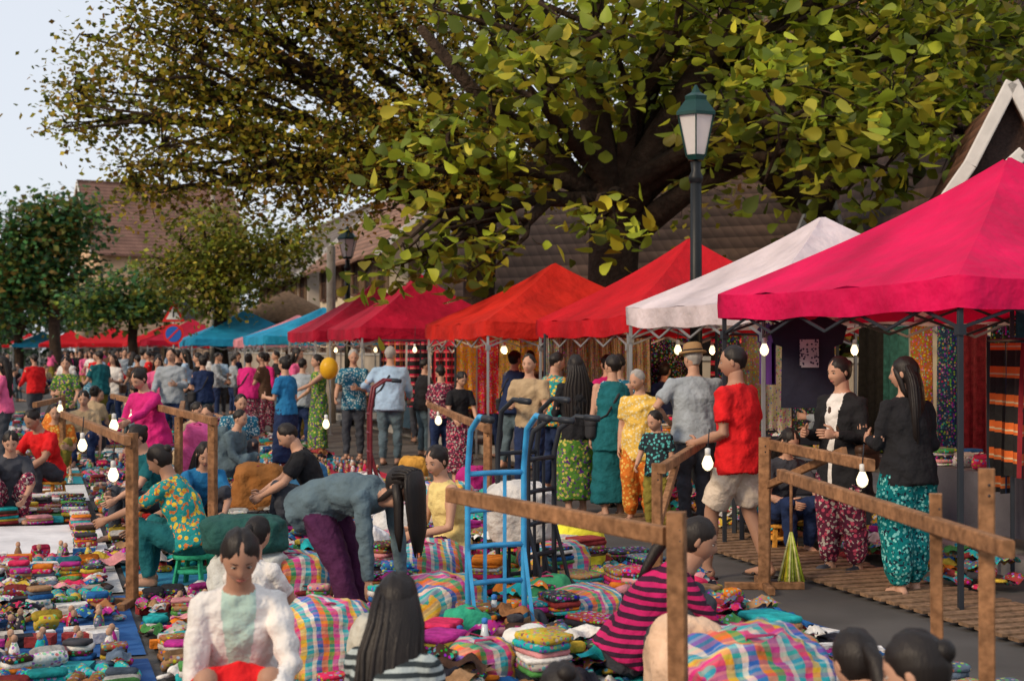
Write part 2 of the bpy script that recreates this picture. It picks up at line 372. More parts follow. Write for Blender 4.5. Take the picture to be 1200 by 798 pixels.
    def strands(pts,rr,nst=9):
        G.loft(pts,rr,hm,hr,18)
        for i in range(nst):
            th=math.pi*(i/(nst-1))+math.pi; q=[];w_=[]
            for p,r in zip(pts,rr):
                q.append(p+hr*(r[0]*.93*math.cos(th))+bk*(-r[1]*.9*math.sin(th))+hr*R.uniform(-.006,.006)); w_.append(.014)
            w_[-1]=.003; q[-1]=q[-1]+V(0,0,R.uniform(-.06,.02)); G.loft(q,w_,hm,hr,6)
    if hair=='long':
        pts=[hp(0,-.03,.055),hp(0,-.06,-.03),hp(0,-.07,-.10)]
        q=pts[-1]
        if lean<40:
            for i,l in enumerate((.12,.12,.12,.08)): q=q+dn*l+bk*(.02 if i==0 else 0); pts.append(q)
            strands(pts,[(.07,.05),(.092,.055),(.105,.058),(.125,.05),(.12,.04),(.10,.035),(.07,.016)])
        else:
            pts=[hp(0,-.04,.03),hp(0,-.0,.09),hp(.0,.03,.12)]; q=pts[-1]
            for l in (.08,.12,.14,.14): q=q+V(0,.01,-l); pts.append(q)
            strands(pts,[(.08,.06),(.088,.05),(.09,.045),(.1,.045),(.1,.04),(.085,.03),(.04,.014)])
            for sx in (-1,1):
                p=hp(sx*.075,.01,.02); G.loft([p,p+V(0,.02,-.12),p+V(sx*.01,.03,-.3),p+V(0,.03,-.42)],[.03,.035,.03,.008],hm,hr,10)
    if hair=='vlong':
        pts=[hp(0,-.03,.06),hp(0,-.06,-.03)]; q=hp(0,-.075,-.1)
        for i in range(7): pts.append(q); q=q+dn*.14
        strands(pts,[(.07,.05),(.095,.055),(.11,.055),(.15,.055),(.16,.055),(.15,.05),(.14,.045),(.11,.04),(.06,.02)],11)
    if hair in('pony','side'):
        q=hp(0,-.105,.02); pts=[hp(0,-.08,.03),q]; 
        q2=q+bk*.04+dn*.05; pts+= [q2,q2+dn*.12+bk*.01,q2+dn*.24,q2+dn*.30]
        G.loft(pts,[.025,.028,.034,.034,.024,.008],hm,hr,10)
    if hair=='bun': G.ell(hp(0,-.105,.035),(.038,.034,.038),hm,14,10)
    if hat:
        G.loft([hp(0,-.005,.055),hp(0,-.005,.075)],[(.13,.14),(.125,.135)],hat,hr,20,cap=0)
        G.loft([hp(0,-.01,.06),hp(0,-.01,.10),hp(0,-.01,.15),hp(0,-.01,.165)],[(.092,.108),(.09,.105),(.078,.09),(.05,.06)],hat,hr,18,cap=.1)
        G.loft([hp(0,-.01,.075),hp(0,-.01,.095)],[(.0935,.11),(.0925,.109)],SOLE,hr,18,cap=0)
    if not link: return G,S,hp
    ob=G.obj(name,loc=(x,y,z),rz=rad(head)); ob.scale=(S,S,S); return ob

cRED=cl((.66,.012,.015)); cWHT=cl((.76,.73,.70)); cBLK=cl((.015,.015,.018)); cMAG=cl((.62,.02,.19)); cTEAL=cl((.01,.12,.14))
cLBL=cl((.35,.5,.68)); cGRY=cl((.32,.36,.40)); cDGR=cl((.05,.055,.07)); cOLV=cl((.22,.18,.03)); cDEN=cl((.10,.15,.18)); cKHA=cl((.68,.57,.46))
cNAV=cl((.015,.03,.09)); cBLU=cl((.02,.18,.40)); cYEL=cl((.78,.5,.10),'floral',col2=(.8,.68,.4),sc=30); cPUR=cl((.07,.015,.06)); cPNK=cl((.75,.12,.28)); cMNT=cl((.45,.62,.55))
cBRN=cl((.10,.05,.03)); cSAND=cl((.45,.33,.2))
pTEAL=cl((.0,.17,.18),'floral',col2=(.2,.55,.52),sc=34,col3=(.01,.02,.04)); pRED=cl((.12,.02,.05),'floral',col2=(.6,.08,.15),sc=26,col3=(.5,.45,.4))
pORG=cl((.6,.16,.02),'floral',col2=(.75,.45,.1),sc=22); pGRN=cl((.08,.22,.03),'floral',col2=(.5,.45,.1),sc=22,col3=(.1,.02,.2)); pBLU=cl((.02,.15,.25),'floral',col2=(.5,.6,.6),sc=34)
sMAG=cl((.55,.015,.13),'stripe',col2=(.04,.01,.03),sc=22); sBW=cl((.03,.04,.045),'stripe',col2=(.40,.46,.46),sc=26); pTY=cl((.02,.30,.30),'floral',col2=(.8,.55,.05),sc=20,col3=(.7,.2,.05))
hSTR=mk('straw_hat',(.34,.20,.09),.8,bsc=80)
wSH=mk('trainers',(.04,.045,.06),.5); lthr=mk('bag_leather',(.06,.03,.018),.5,var=.3); canv=mk('bag_canvas',(.03,.03,.035),.8,var=.2)
P=person
P('man',1.66,10.5,50,1.74,top=cRED,hem=.12,loose=.03,bottom=cKHA,bt='shorts',stride=-.2,face=(25,8),arms=('bag','down'),skin=SKT,fat=1.05)
P('woman',2.72,9.8,20,1.66,sex='f',top=cBLK,sleeve='long',hem=.10,loose=.025,bottom=pTEAL,baggy=.045,arms=('hold','bag'),hair='long',face=(40,5),fat=1.08)
P('woman',2.5,10.75,128,1.66,sex='f',top=cBLK,sleeve='long',hem=.3,loose=.035,bottom=pRED,baggy=.03,arms=('hold','hold'),hair='bun',face=(-10,12),shoe=wSH,fat=1.1,inner=cWHT,bag=lthr)
P('man',1.74,13.6,10,1.74,top=cGRY,hem=.1,loose=.03,bottom=cDGR,arms=('hip','low'),hat=hSTR,hm=HG,face=(20,5),fat=1.15)
P('woman',1.26,14,160,1.52,sex='f',top=cYEL,sleeve='short',hem=.2,loose=.03,bottom=pORG,baggy=.03,arms=('low','down'),hair='short',hm=HG,face=(-25,20),fat=1.1)
P('boy',1.36,13.3,150,1.12,top=cl((.02,.03,.04),'floral',col2=(.1,.45,.45),sc=20),hem=.1,loose=.03,bottom=cOLV,arms=('down','low'),face=(-20,20),hs=1.28,baggy=.02)
P('woman',1.02,14.4,10,1.66,sex='f',top=cTEAL,sleeve='none',hem=.2,loose=.03,bottom=cTEAL,bt='skirt',arms=('down','down'),hair='short',face=(20,0),fat=1.1,bag=canv)
P('woman',1.15,15.4,-20,1.66,sex='f',top=pBLU,bottom=cNAV,hair='short',arms=('down','hold'),fat=1.05)
P('woman',.66,14.7,15,1.66,sex='f',top=cBLK,sleeve='long',hem=.1,bottom=pGRN,bt='skirt',arms=('hold','hold'),hair='vlong',face=(0,5),fat=1.05)
P('man',.5,17,-60,1.68,top=pTY,bottom=cNAV,hem=.1,loose=.03,arms=('low','low'),face=(-10,15))
P('man',.72,18,20,1.74,top=cTEAL,bottom=cDGR,hair='short')
P('man',-1.8,21,-10,1.76,top=cLBL,sleeve='long',hem=.12,loose=.035,bottom=cDEN,hm=HG,arms=('hip','low'),fat=1.12,bag=canv)
P('man',-2.45,22,170,1.72,top=pBLU,hem=.12,loose=.03,bottom=cDGR,hm=HG,arms=('hold','low'),face=(20,15))
P('woman',-3.05,22.4,120,1.64,sex='f',top=pGRN,sleeve='none',bottom=pGRN,bt='skirt',hair='bun',arms=('reach','low'))
P('woman',-3.12,19.6,60,1.62,sex='f',top=cBLU,sleeve='short',bottom=cNAV,bt='skirt',hair='bun',arms=('hold','down'),fat=1.05)
P('woman',-3.75,14.6,150,1.56,sex='f',top=cMAG,sleeve='long',hem=.1,loose=.04,bottom=cNAV,hair='bun',arms=('reach','low'),face=(0,25),lean=16,fat=1.15)
P('woman',-.68,18.4,200,1.45,sex='f',top=cBLK,sleeve='short',hem=.1,bottom=pRED,bt='skirt',hair='bun',arms=('low','low'),face=(10,25),lean=8)
P('woman',-.98,19.6,20,1.5,sex='f',top=pRED,bottom=cNAV,hair='short',arms=('hold','down'))
P('woman',-7.15,20,100,1.62,sex='f',top=cPNK,bottom=cDGR,hair='long',arms=('low','low'))
P('woman',-6.9,22,190,1.6,sex='f',top=pGRN,bottom=cDGR,hair='bun',arms=('low','hold'))
P('woman',-1.10,5.75,190,1.60,'sit',lean=20,sex='f',top=cWHT,sleeve='long',hem=.05,loose=.02,bottom=cRED,bt='skirt',arms=('knee','fwd'),hair='pony',face=(5,20),seat=.22,vox=.007,inner=cMNT,skin=SKT)
P('woman',-.46,5.0,-25,1.58,'floor',lean=16,sex='f',top=sBW,sleeve='long',hem=.02,loose=.02,bottom=cDGR,arms=('lap','lap'),hair='long',face=(25,15),vox=.008,z=-.0)
P('woman',.64,7.0,-88,1.62,'squat',lean=40,sex='f',top=sMAG,sleeve='long',hem=.05,loose=.03,bottom=cDGR,arms=('fwd','knee'),hair='pony',face=(-10,0),vox=.008,fat=1.08,skin=SKT)
P('woman',-.88,8.3,-122,1.56,lean=92,sex='f',top=cDEN,sleeve='long',hem=.16,loose=.03,bottom=cPUR,bt='trousers',baggy=.01,arms=('hang','hang'),hair='long',face=(0,-5),vox=.009,fat=1.02)
P('girl',-.40,9.6,120,1.5,'sit',lean=12,sex='f',top=cl((.78,.62,.25)),sleeve='none',bottom=cPUR,arms=('lap','lap'),hair='bun',face=(20,15),seat=.3)
P('girl',-1.42,7.6,-25,1.4,'floor',lean=12,sex='f',top=cWHT,sleeve='short',bottom=cDGR,arms=('lap','knee'),hair='pony',face=(0,15))
P('woman',-2.28,10.2,80,1.6,'sit',lean=25,sex='f',top=pTY,sleeve='short',loose=.03,bottom=cTEAL,arms=('reach','knee'),hair='bun',face=(0,20),seat=.25,skin=SKT,fat=1.05)
P('man',-5.1,15.8,150,1.68,'sit',lean=25,top=cRED,hem=.05,bottom=cDGR,arms=('knee','knee'),face=(0,25),skin=SKT)
P('woman',.22,4.25,15,1.46,'cross',lean=24,sex='f',top=cBLK,bottom=cDGR,hair='bun',face=(0,25),arms=('lap','lap'))
P('woman',1.2,4.5,20,1.54,'cross',lean=20,sex='f',top=cBLK,bottom=cDGR,hair='pony',face=(0,15),arms=('lap','lap'))
P('woman',1.31,4.05,40,1.70,'cross',lean=16,sex='f',top=cDEN,bottom=cDGR,hair='bun',face=(20,12),arms=('lap','lap'),fat=1.0)
P('woman',-3.15,12.7,130,1.6,'sit',lean=20,sex='f',top=cTEAL,bottom=cDGR,hair='bun',arms=('knee','lap'),face=(0,15))
P('woman',-2.75,12.6,200,1.6,'squat',lean=30,sex='f',top=cBLU,bottom=cDGR,hair='long',arms=('knee','reach'),face=(0,15))
P('man',-1.75,12.9,100,1.65,'sit',lean=25,top=cBLK,bottom=cDGR,arms=('knee','knee'),face=(0,25))
P('woman',-4.3,17.2,60,1.6,'sit',lean=15,sex='f',top=cWHT,bottom=pRED,hair='bun',arms=('knee','lap'),face=(0,15))
P('woman',2.25,12.0,200,1.6,'sit',lean=15,sex='f',top=cDGR,bottom=cNAV,hair='long',arms=('knee','lap'),face=(0,20))
P('woman',-4.9,13.9,200,1.6,'squat',lean=25,sex='f',top=cDGR,bottom=pRED,hair='bun',arms=('knee','reach'),face=(0,15))
P('man',.25,20.5,-20,1.7,top=cBRN,bottom=cDGR,arms=('hold','low')); P('woman',-.2,22.5,60,1.6,sex='f',top=cWHT,bottom=cNAV,hair='bun',arms=('hold','low')); P('man',.2,16.1,160,1.66,top=cSAND,bottom=cNAV,arms=('low','hold'))
print('PEOPLE',time.time()-T0)
tops=[cRED,cWHT,cBLK,cMAG,cTEAL,cLBL,cGRY,cNAV,cBRN,cPNK,pBLU,cSAND,cDEN,cBLK,pORG]
var=[]
for i in range(15):
    k='stand' if i<10 else ('sit' if i<13 else 'squat'); fm=i%2
    g,S,_=person('w',0,40,0,1.7,k,lean=4 if k=='stand' else 22,sex='f' if fm else 'm',top=tops[i],sleeve='short' if i%3 else 'long',hem=.1,loose=.03,
        bottom=[cDGR,cNAV,cDEN,pRED,cOLV][i%5],bt='skirt' if (fm and i%3==0) else 'trousers',hair=['short','long','short','bun'][i%4] if fm else 'short',arms=R.choice([('down','low'),('hold','low'),('low','down')]),vox=.024,stride=.12 if i%2 else .03,link=False,fat=1.08,bag=[None,lthr,None,canv][i%4])
    var.append((g.mesh('person_mesh'),S,'woman' if fm else 'man',k))
def crowd(s,t,k=None):
    c=[v for v in var if (k is None or (v[3]=='stand')==(k=='stand'))]; v=R.choice(c)
    ob=bpy.data.objects.new(v[2],v[0]); SC.collection.objects.link(ob); p=st(s,t); ob.location=p; ob.rotation_euler[2]=R.random()*6.3
    q=v[1]*R.uniform(.90,1.03); ob.scale=(q,q,q)
for i in range(95):
    s=24+ (i/95)**1.3*75; crowd(s+R.random()*2,R.uniform(1.6,5.6) if i%3 else R.uniform(-3.5,5),'stand')
for i in range(70):
    s=17+ (i/70)**1.3*56; crowd(s+R.random(),R.uniform(-5,3.4),'sit')
for s_,t_ in ((12.5,7.6),(16,6.6),(17,7.8),(19,6.4),(20,7.5),(22,5.9),(25,6.6),(27,7.3),(22.5,7.2),(15.5,8)): crowd(s_,t_,'stand')

# ---------------------------------------------------------------- ground
g=MB(); asph=mk('asphalt',(.085,.08,.076),.9,var=.35,vsc=1.5,bump=.4,bsc=90,bdist=.004)
def sheet(mb,s0,s1,t0,t1,z,m,ns=1):
    v=[];f=[]
    for i in range(ns+1):
        s=s0+(s1-s0)*i/ns; v+= [tuple(st(s,t0,z)),tuple(st(s,t1,z))]
    for i in range(ns): f.append((2*i,2*i+1,2*i+3,2*i+2))
    mb.add(v,f,m,smooth=False)
g.add([(-700,-100,0),(700,-100,0),(700,900,0),(-700,900,0)],[(0,1,2,3)],mk('earth_ground',(.16,.13,.09),.95,var=.4,vsc=.3),smooth=False); g.obj('ground')
g=MB(); sheet(g,-6,300,-7.5,7.0,.004,asph,8); g.obj('street')
g=MB(); pv=mk('paving',(.26,.24,.22),.9,var=.3,vsc=3,bump=.3,bsc=30,bdist=.005); kb=mk('kerb_stone',(.34,.33,.31),.85,var=.3)
p=st(70,9.5); 
g.box((p.x,p.y,.065),(4.9,160,.13),pv,YAW); g.obj('pavement')
g=MB(); p=st(70,7.0); g.box((p.x,p.y,.07),(.16,160,.148),kb,YAW); g.obj('kerb')
g=MB(); p=st(70,-10); g.box((p.x,p.y,.065),(4.9,160,.13),pv,YAW); g.obj('pavement')
wd=mk('raw_timber',(.36,.18,.085),.78,'wood',col2=(.17,.08,.035),sc=8,bump=.5,bsc=40,bdist=.006,vsc=4,var=.45)
wd2=mk('grey_timber',(.28,.17,.10),.85,'wood',bump=.4,bsc=40,bdist=.006)
g=MB()
for i in range(46):
    s=6.2+i*.155; a=st(s,5.32,.045);b=st(s+R.uniform(-.02,.02),6.1+R.uniform(-.03,.03),.045); g.beam(a,b,.10,.022,wd2)
for t in (5.45,5.95): g.beam(st(6.1,t,.018),st(13.3,t,.018),.05,.03,wd2)
g.obj('wooden_duckboard')

# ---------------------------------------------------------------- tents
steel=mk('painted_steel',(.35,.36,.37),.45,metal=.6,var=.15,bump=0); dsteel=mk('dark_steel',(.03,.035,.045),.5,metal=.3,var=.2,bump=0)
def tent(s,t,col,half=1.5,eave=2.05,peak=2.95,yaw=None,xy=None,leg=steel):
    o=st(s,t) if xy is None else V(xy[0],xy[1],0); e=empty('canopy_tent',o,YAW if yaw is None else yaw)
    m=mk('canvas_%d_%d_%d'%tuple(int(c*255) for c in col),col,.75,bump=.7,bsc=5,bdist=.07,trans=.28,var=.38,vsc=1.6)
    g=MB(); ph=R.random()*6; rot=[(1,0,0,1),(0,-1,1,0),(-1,0,0,-1),(0,1,-1,0)]
    nr_,nc_=16,28
    for sdn in range(4):
        c0,c1,c2,c3=rot[sdn]; vs=[];f=[]; sg=R.uniform(.05,.10)
        for i in range(nr_+1):
            r=.015+.985*i/nr_
            for j in range(nc_+1):
                q=-1+2*j/nc_; a,b=q*r,-r
                z=eave+(peak-eave)*((1-r)*.84+.16*(1-r)**3) - sg*math.sin(math.pi*r)*(1-q*q) - .035*(r**6)*(1-q**4)
                z+=(.011*math.sin(q*r*17+ph+sdn)*math.sin(r*13+ph)+.008*math.sin(q*9+r*22+ph*2)*r)*(1-q**4)
                vs.append(((a*c0+b*c1)*half,(a*c2+b*c3)*half,z))
        for i in range(nr_):
            for j in range(nc_): A=i*(nc_+1)+j; f.append((A,A+nc_+1,A+nc_+2,A+1))
        g.add(vs,f,m)
    per=[];k=24
    for sdn in range(4):
        for i in range(k):
            q=-1+2*i/k; per.append([(q,-1),(1,q),(-q,1),(-1,-q)][sdn])
    vs=[];f=[];L_=len(per)
    for i,(u,v) in enumerate(per):
        q=min(abs(u),abs(v)); zt=eave-.035*(1-q**4)
        dz=.20+.010*math.sin(i*.8+ph); ww=1.004+.006*math.sin(i*.9+ph)
        vs+= [(u*half*1.001,v*half*1.001,zt+.001),(u*half*ww,v*half*ww,zt-.10),(u*half*(ww+.006*math.sin(i*1.1)),v*half*ww,zt-dz)]
    for i in range(L_):
        a=3*i;b=3*((i+1)%L_); f+= [(a,b,b+1,a+1),(a+1,b+1,b+2,a+2)]
    g.add(vs,f,m); c=g.obj('canopy',e)
    g=MB(); h=half-.04
    for sx in (-1,1):
        for sy in (-1,1):
            g.beam((sx*h,sy*h,0),(sx*h,sy*h,eave-.04),.035,.035,leg); g.box((sx*h,sy*h,.01),(.09,.09,.012),leg)
            g.box((sx*h,sy*h,eave-.35),(.055,.055,.07),leg)
    for sdn in range(4):
        A=[(-h,-h),(h,-h),(h,h),(-h,h)][sdn];B_=[(h,-h),(h,h),(-h,h),(-h,-h)][sdn]
        for k in range(4):
            q0,q1=k/4,(k+1)/4; l=lambda q:(A[0]+(B_[0]-A[0])*q,A[1]+(B_[1]-A[1])*q)
            za,zb=(eave-.34,eave-.08) ; 
            g.beam((*l(q0),za),(*l(q1),zb),.016,.022,leg); g.beam((*l(q0),zb),(*l(q1),za),.016,.022,leg)
    for sx,sy in ((-1,-1),(1,-1),(1,1),(-1,1)):
        g.beam((sx*h,sy*h,eave-.12),(0,0,peak-.42),.018,.022,leg)
    g.beam((0,0,peak-.7),(0,0,peak-.04),.03,.03,leg)
    g.obj('frame',e); return e
MAGN=(.78,.004,.10); RED=(.62,.008,.018); ORG=(.66,.022,.012); CRM=(.46,.005,.035); BLU=(.02,.33,.58); WH=(.80,.70,.74)
tent(9.35,7.25,MAGN,1.68,2.18,3.22,leg=dsteel)
tent(12.55,7.5,WH,1.5,2.16,3.05)
tent(15.6,7.5,RED,1.45,2.08,3.06)
tent(19.1,7.05,ORG,1.5,2.08,2.95)
tent(22.6,7.9,(.5,.01,.03),1.4,2.0,2.6)
tent(26.6,7.05,CRM,1.5,2.12,3.18)
tent(30.4,7.0,CRM,1.6,2.1,3.15)
tent(36,7.0,BLU,1.8,2.05,2.8)
tent(40.3,7.1,(.75,.3,.35),1.6,2.0,2.7)
tent(46,6.4,BLU,1.9,2.05,3.0)
tent(52,6.6,RED,1.6,2.0,2.7)
for x_,y_,c in ((-17,70,RED),(-22.4,80,RED),(-29.5,95,RED),(-33,100,BLU),(-36,108,(.6,.6,.6)),(-13.5,60,CRM),(-38,112,RED)): tent(0,0,c,2.0,2.1,3.0,xy=(x_,y_))
for x_,y_,zt,r in ((-7.6,48,3.7,2.0),(3.1,28.5,3.35,1.5)):
    mb=MB(); th=mk('thatch',(.22,.13,.07),.95,bump=1,bsc=30,var=.5,vsc=8)
    mb.loft([(x_,y_,zt-1.1),(x_,y_,zt-1.05),(x_,y_,zt-.5),(x_,y_,zt)],[r,r,r*.5,.03],th,n=24,cap=0); mb.loft([(x_,y_,0),(x_,y_,zt-.2)],.05,wd,n=8); mb.obj('thatched_parasol')

# ---------------------------------------------------------------- goods
PAL=[(.65,.03,.11),(.7,.2,.02),(.03,.30,.35),(.02,.12,.35),(.6,.42,.05),(.05,.05,.06),(.72,.70,.66),(.45,.03,.25),(.08,.28,.07),(.65,.28,.30),(.02,.40,.42),(.30,.13,.05),(.72,.70,.66),(.3,.04,.04),(.02,.02,.03),(.35,.2,.1),(.5,.45,.4),(.06,.03,.02),(.10,.14,.2)]
gm=mk('craft_goods',attr=True,rough=.85,var=.5,vsc=18,bump=.8,bsc=45,bdist=.012,spec=.15)
gp=mk('patterned_goods',attr=True,rough=.88,pat='multi',sc=42,var=.4,bump=.7,bsc=40,bdist=.012,spec=.15)
def blob(mb,p,size,rz,col,m=gm,e=.45,tilt=0,nu=10,nv=6):
    v,f=sph(nu,nv,e); v=v*np.array(size)/2; rm=Matrix.Rotation(rz,3,'Z')@Matrix.Rotation(tilt,3,'X'); v=v@np.array(rm).T+np.array(p); mb.add(v,f,m,col)
def pouch(mb,p,rz,col,k=1,handle=None):
    if handle is None: handle=R.random()<.3
    tl=R.uniform(.1,.9)
    blob(mb,p+V(0,0,.06*k),(R.uniform(.13,.2)*k,.06*k,.12*k),rz,col,gp,.5,tl); c,s_=math.cos(rz),math.sin(rz)
    blob(mb,p+V(s_*.015,-c*.015,.105*k),(.175*k,.07*k,.03*k),rz,tuple(q*.5 for q in col),gm,.5,tl)
    if handle:
        a=p+V(-.06*c*k,-.06*s_*k,.11*k); b=p+V(.06*c*k,.06*s_*k,.11*k); m_=p+V(s_*.05,-c*.05,.15*k)
        mb.loft([a,(a+m_)/2+V(0,0,.02),m_,(b+m_)/2+V(0,0,.02),b],.005*k,gm,n=5,col=tuple(q*.4 for q in col))
def shoes(mb,p,rz,col):
    c,s_=math.cos(rz),math.sin(rz)
    for o in (-.05,.05):
        q=p+V(c*o,s_*o,0); f=V(-s_,c,0)
        mb.loft([q-f*.11+V(0,0,.03),q-f*.03+V(0,0,.035),q+f*.06+V(0,0,.035),q+f*.12+V(0,0,.02)],[(.03,.028),(.03,.02),(.04,.034),(.022,.014)],gp,(c,s_,0),8,col)
def stack(mb,p,rz,k=1):
    z=0
    for i in range(R.randint(2,6)):
        h=R.uniform(.02,.04); c=R.choice(PAL); blob(mb,p+V(R.uniform(-.01,.01),R.uniform(-.01,.01),z+h/2),(.26*k,.2*k,h),rz+R.uniform(-.1,.1),c,R.choice([gm,gp]),.3); z+=h*.9
def scarf(mb,p,rz,L_,w,col,m):
    n=12;k=5;vs=[];f=[];a=R.random()*6;c,s_=math.cos(rz),math.sin(rz); am=w*.16
    for i in range(n+1):
        for j in range(k+1):
            u=(i/n-.5)*L_; edge=math.sin(math.pi*j/k)*math.sin(math.pi*i/n); v=(j/k-.5)*w*(1+.25*math.sin(i*.8+a)); z=.015+am*(1+math.sin(i*1.0+a+j*.5))*.8+am*1.6*edge+am*.6*math.sin(j*1.6+a*2+i*.4); v+=.15*w*math.sin(i*.6+a)
            vs.append((p.x+c*u-s_*v,p.y+s_*u+c*v,p.z+z))
    for i in range(n):
        for j in range(k): A=i*(k+1)+j; f.append((A,A+k+1,A+k+2,A+1))
    mb.add(vs,f,m,col)
def heap(mb,p,r,h,n,k=.12,sf=.5):
    for i in range(n):
        a=R.random()*6.3; q=r*math.sqrt(R.random()); z=h*(1-(q/r)**1.5)*R.uniform(.5,1)
        pp=p+V(math.cos(a)*q,math.sin(a)*q,z+.02)
        if R.random()<sf: scarf(mb,pp,R.random()*3,k*R.uniform(1.5,2.8),k*R.uniform(.8,1.3),R.choice(PAL),R.choice([gm,gp]))
        else: blob(mb,pp,(R.uniform(.6,1.6)*k,R.uniform(.5,1.2)*k,R.uniform(.2,.5)*k),R.random()*3,R.choice(PAL),R.choice([gm,gp]),.5,R.uniform(-.4,.4))
def dollc(mb,p,col):
    mb.loft([p,p+V(0,0,.05),p+V(0,0,.09)],[.035,.03,.015],gp,n=8,col=col); mb.ell(p+V(0,0,.11),(.02,.02,.024),gm,8,6,col=(.5,.3,.2))
def boxy(mb,p,rz,col): mb.box(p+V(0,0,.03),(R.uniform(.08,.2),R.uniform(.06,.14),R.uniform(.03,.06)),gm,rz,col)
shc=[(.6,.6,.6),(.02,.10,.3),(.5,.02,.05),(.02,.08,.25),(.02,.02,.02),(.02,.2,.35),(.5,.5,.5),(.02,.25,.3)]
shm=mk('ground_sheet',attr=True,rough=.9,var=.25,vsc=3,bump=.6,bsc=6,bdist=.03)
kinds=['pouch','shoes','stack','heap','mixed','boxes','dolls','mixed','mixed','flat']
gi=0
for ti in range(5):
    for si in range(16):
        s0=3.9+si*2.12; t0=-5.3+ti*1.98
        mb=MB(); gi+=1; kind=kinds[(gi*7+ti*3)%10]
        sc_=R.choice(shc); W,Lg=1.93,2.0
        if si>=1 and si<=2 and ti in (2,3): kind='mixed'
        white=(ti==2 and si==4)
        if white: kind='flat'; sc_=(.74,.73,.75)
        nm={'pouch':'handmade_pouches','shoes':'slippers_display','stack':'folded_textiles','heap':'scarf_pile','mixed':'souvenir_display','boxes':'trinket_boxes','dolls':'craft_dolls','flat':'table_runners'}[kind]
        n=8; vs=[];f=[]
        for i in range(n+1):
            for j in range(n+1):
                q=st(s0+Lg*i/n,t0+W*j/n,.012+.012*R.random()); vs.append(tuple(q))
        for i in range(n):
            for j in range(n): a=i*(n+1)+j; f.append((a,a+n+1,a+n+2,a+1))
        mb.add(vs,f,shm,sc_)
        rz0=YAW; big=s0<16
        step=.165 if s0<16 else (.21 if s0<24 else .3)
        if kind=='flat':
            for i in range(6):
                if not white: 
                    p=st(s0+.2+i*.3,t0+.9,.02)
                    for q in range(4): mb.box(p+V(0,0,.01+.014*q),(1.5-.05*q,.24,.013),gp,rz0+R.uniform(-.04,.04),R.choice(PAL))
            if white:
                for i in range(14): stack(mb,st(s0+R.uniform(.1,1.9),t0+R.choice([.15,1.75]),.03),rz0,.7)
        elif kind=='heap':
            for i in range(5): heap(mb,st(s0+.3+R.random()*1.3,t0+.3+R.random()*1.3,.02),.42,R.uniform(.12,.3),40 if big else 16,.14)
        else:
            ns=int(Lg/step); ntt=int(W/step); rowk=None
            for i in range(ns):
                rc=R.choice(PAL)
                if i%2==0: rowk=R.choice(['pouch','boxes','dolls','heap1','shoes','stack1','boxes'])
                for j in range(ntt):
                    p=st(s0+.08+i*step+R.uniform(-.03,.03),t0+.08+j*step+R.uniform(-.03,.03),.02); rz=rz0+R.uniform(-.45,.45)
                    c=rc if R.random()<.35 else R.choice(PAL)
                    kk=kind if kind!='mixed' else (rowk if R.random()<.7 else R.choice(['pouch','boxes','heap1','boxes']))
                    if kk=='pouch': pouch(mb,p,rz,c,R.uniform(.8,1.15))
                    elif kk=='shoes': shoes(mb,p,rz,c)
                    elif kk=='stack1': stack(mb,p,rz,.55)
                    elif kk=='stack':
                        if (i+j)%2==0: stack(mb,p,rz,.9)
                        elif R.random()<.5: boxy(mb,p,rz,c)
                    elif kk=='boxes': boxy(mb,p,rz,c if R.random()<.6 else (.74,.72,.7))
                    elif kk=='dolls': dollc(mb,p,c)
                    else: heap(mb,p,.1,.05,4,.08)
        mb.obj(nm,origin=tuple(st(s0,t0)))
plaid=mk('plaid_bag_weave',(.8,.3,.2),.6,'plaid',sc=2.9,var=.4,bump=.9,bsc=10,bdist=.04,spec=.3)
plaid2=mk('plaid_bag_weave_b',(.8,.3,.2),.6,'plaid',sc=3.8,var=.4,bump=.9,bsc=10,bdist=.04,spec=.3)
def sack(name,p,size,rz,m,col=(1,1,1),seed=0,handles=True):
    mb=MB(); v0,f=sph(56,36,.6); v=v0*np.array(size)/2; out=np.empty_like(v)
    for i,q in enumerate(v):
        a=Vector(q); n1=mnoise.noise(a*3.2+V(seed*3,0,0)); n2=1-abs(mnoise.noise(a*7+V(0,seed*2,0)))*2; n3=1-abs(mnoise.noise(a*15+V(seed,seed,0)))*2
        out[i]=q*(1+.2*n1+.12*n2+.06*n3)
    v=out; v[:,2]=np.maximum(v[:,2]+size[2]/2,0.005)
    mb.add(v,f,m,col)
    if handles:
        for o in (-1,1):
            y0=o*size[1]*.15; a=size[0]*.16; h=size[2]
            mb.loft([(-a,y0,h*.9),(-a*.9,y0,h*1.02),(0,y0*2.2,h*1.05),(a*.9,y0,h*1.0),(a,y0,h*.88)],[(.014,.004)]*5,mk('bag_strap',(.4,.03,.12),.6),(0,1,0),6)
    ob=mb.obj(name,loc=p,rz=rz); return ob
plain=mk('bag_cloth',attr=True,rough=.85,var=.35,vsc=6,bump=.9,bsc=9,bdist=.05)
sack('striped_carry_bag',(.98,5.7,0),(.54,.42,.56),.3,plaid,seed=1); sack('striped_carry_bag',(1.12,6.5,0),(.45,.4,.42),.9,plaid2,seed=2)
sack('cloth_bundle',(.72,5.9,.0),(.30,.28,.56),.3,plain,(.70,.48,.33),3,False)
sack('striped_carry_bag',(-.92,7.2,0),(.38,.32,.42),.2,plaid2,seed=4); sack('striped_carry_bag',(-.42,8.4,0),(.42,.36,.36),.8,plaid,seed=5)
sack('striped_carry_bag',(-.5,9.2,0),(.42,.36,.45),-.3,plaid2,seed=6); sack('striped_carry_bag',(-1.45,9.4,0),(.42,.34,.36),.3,plaid,seed=7)
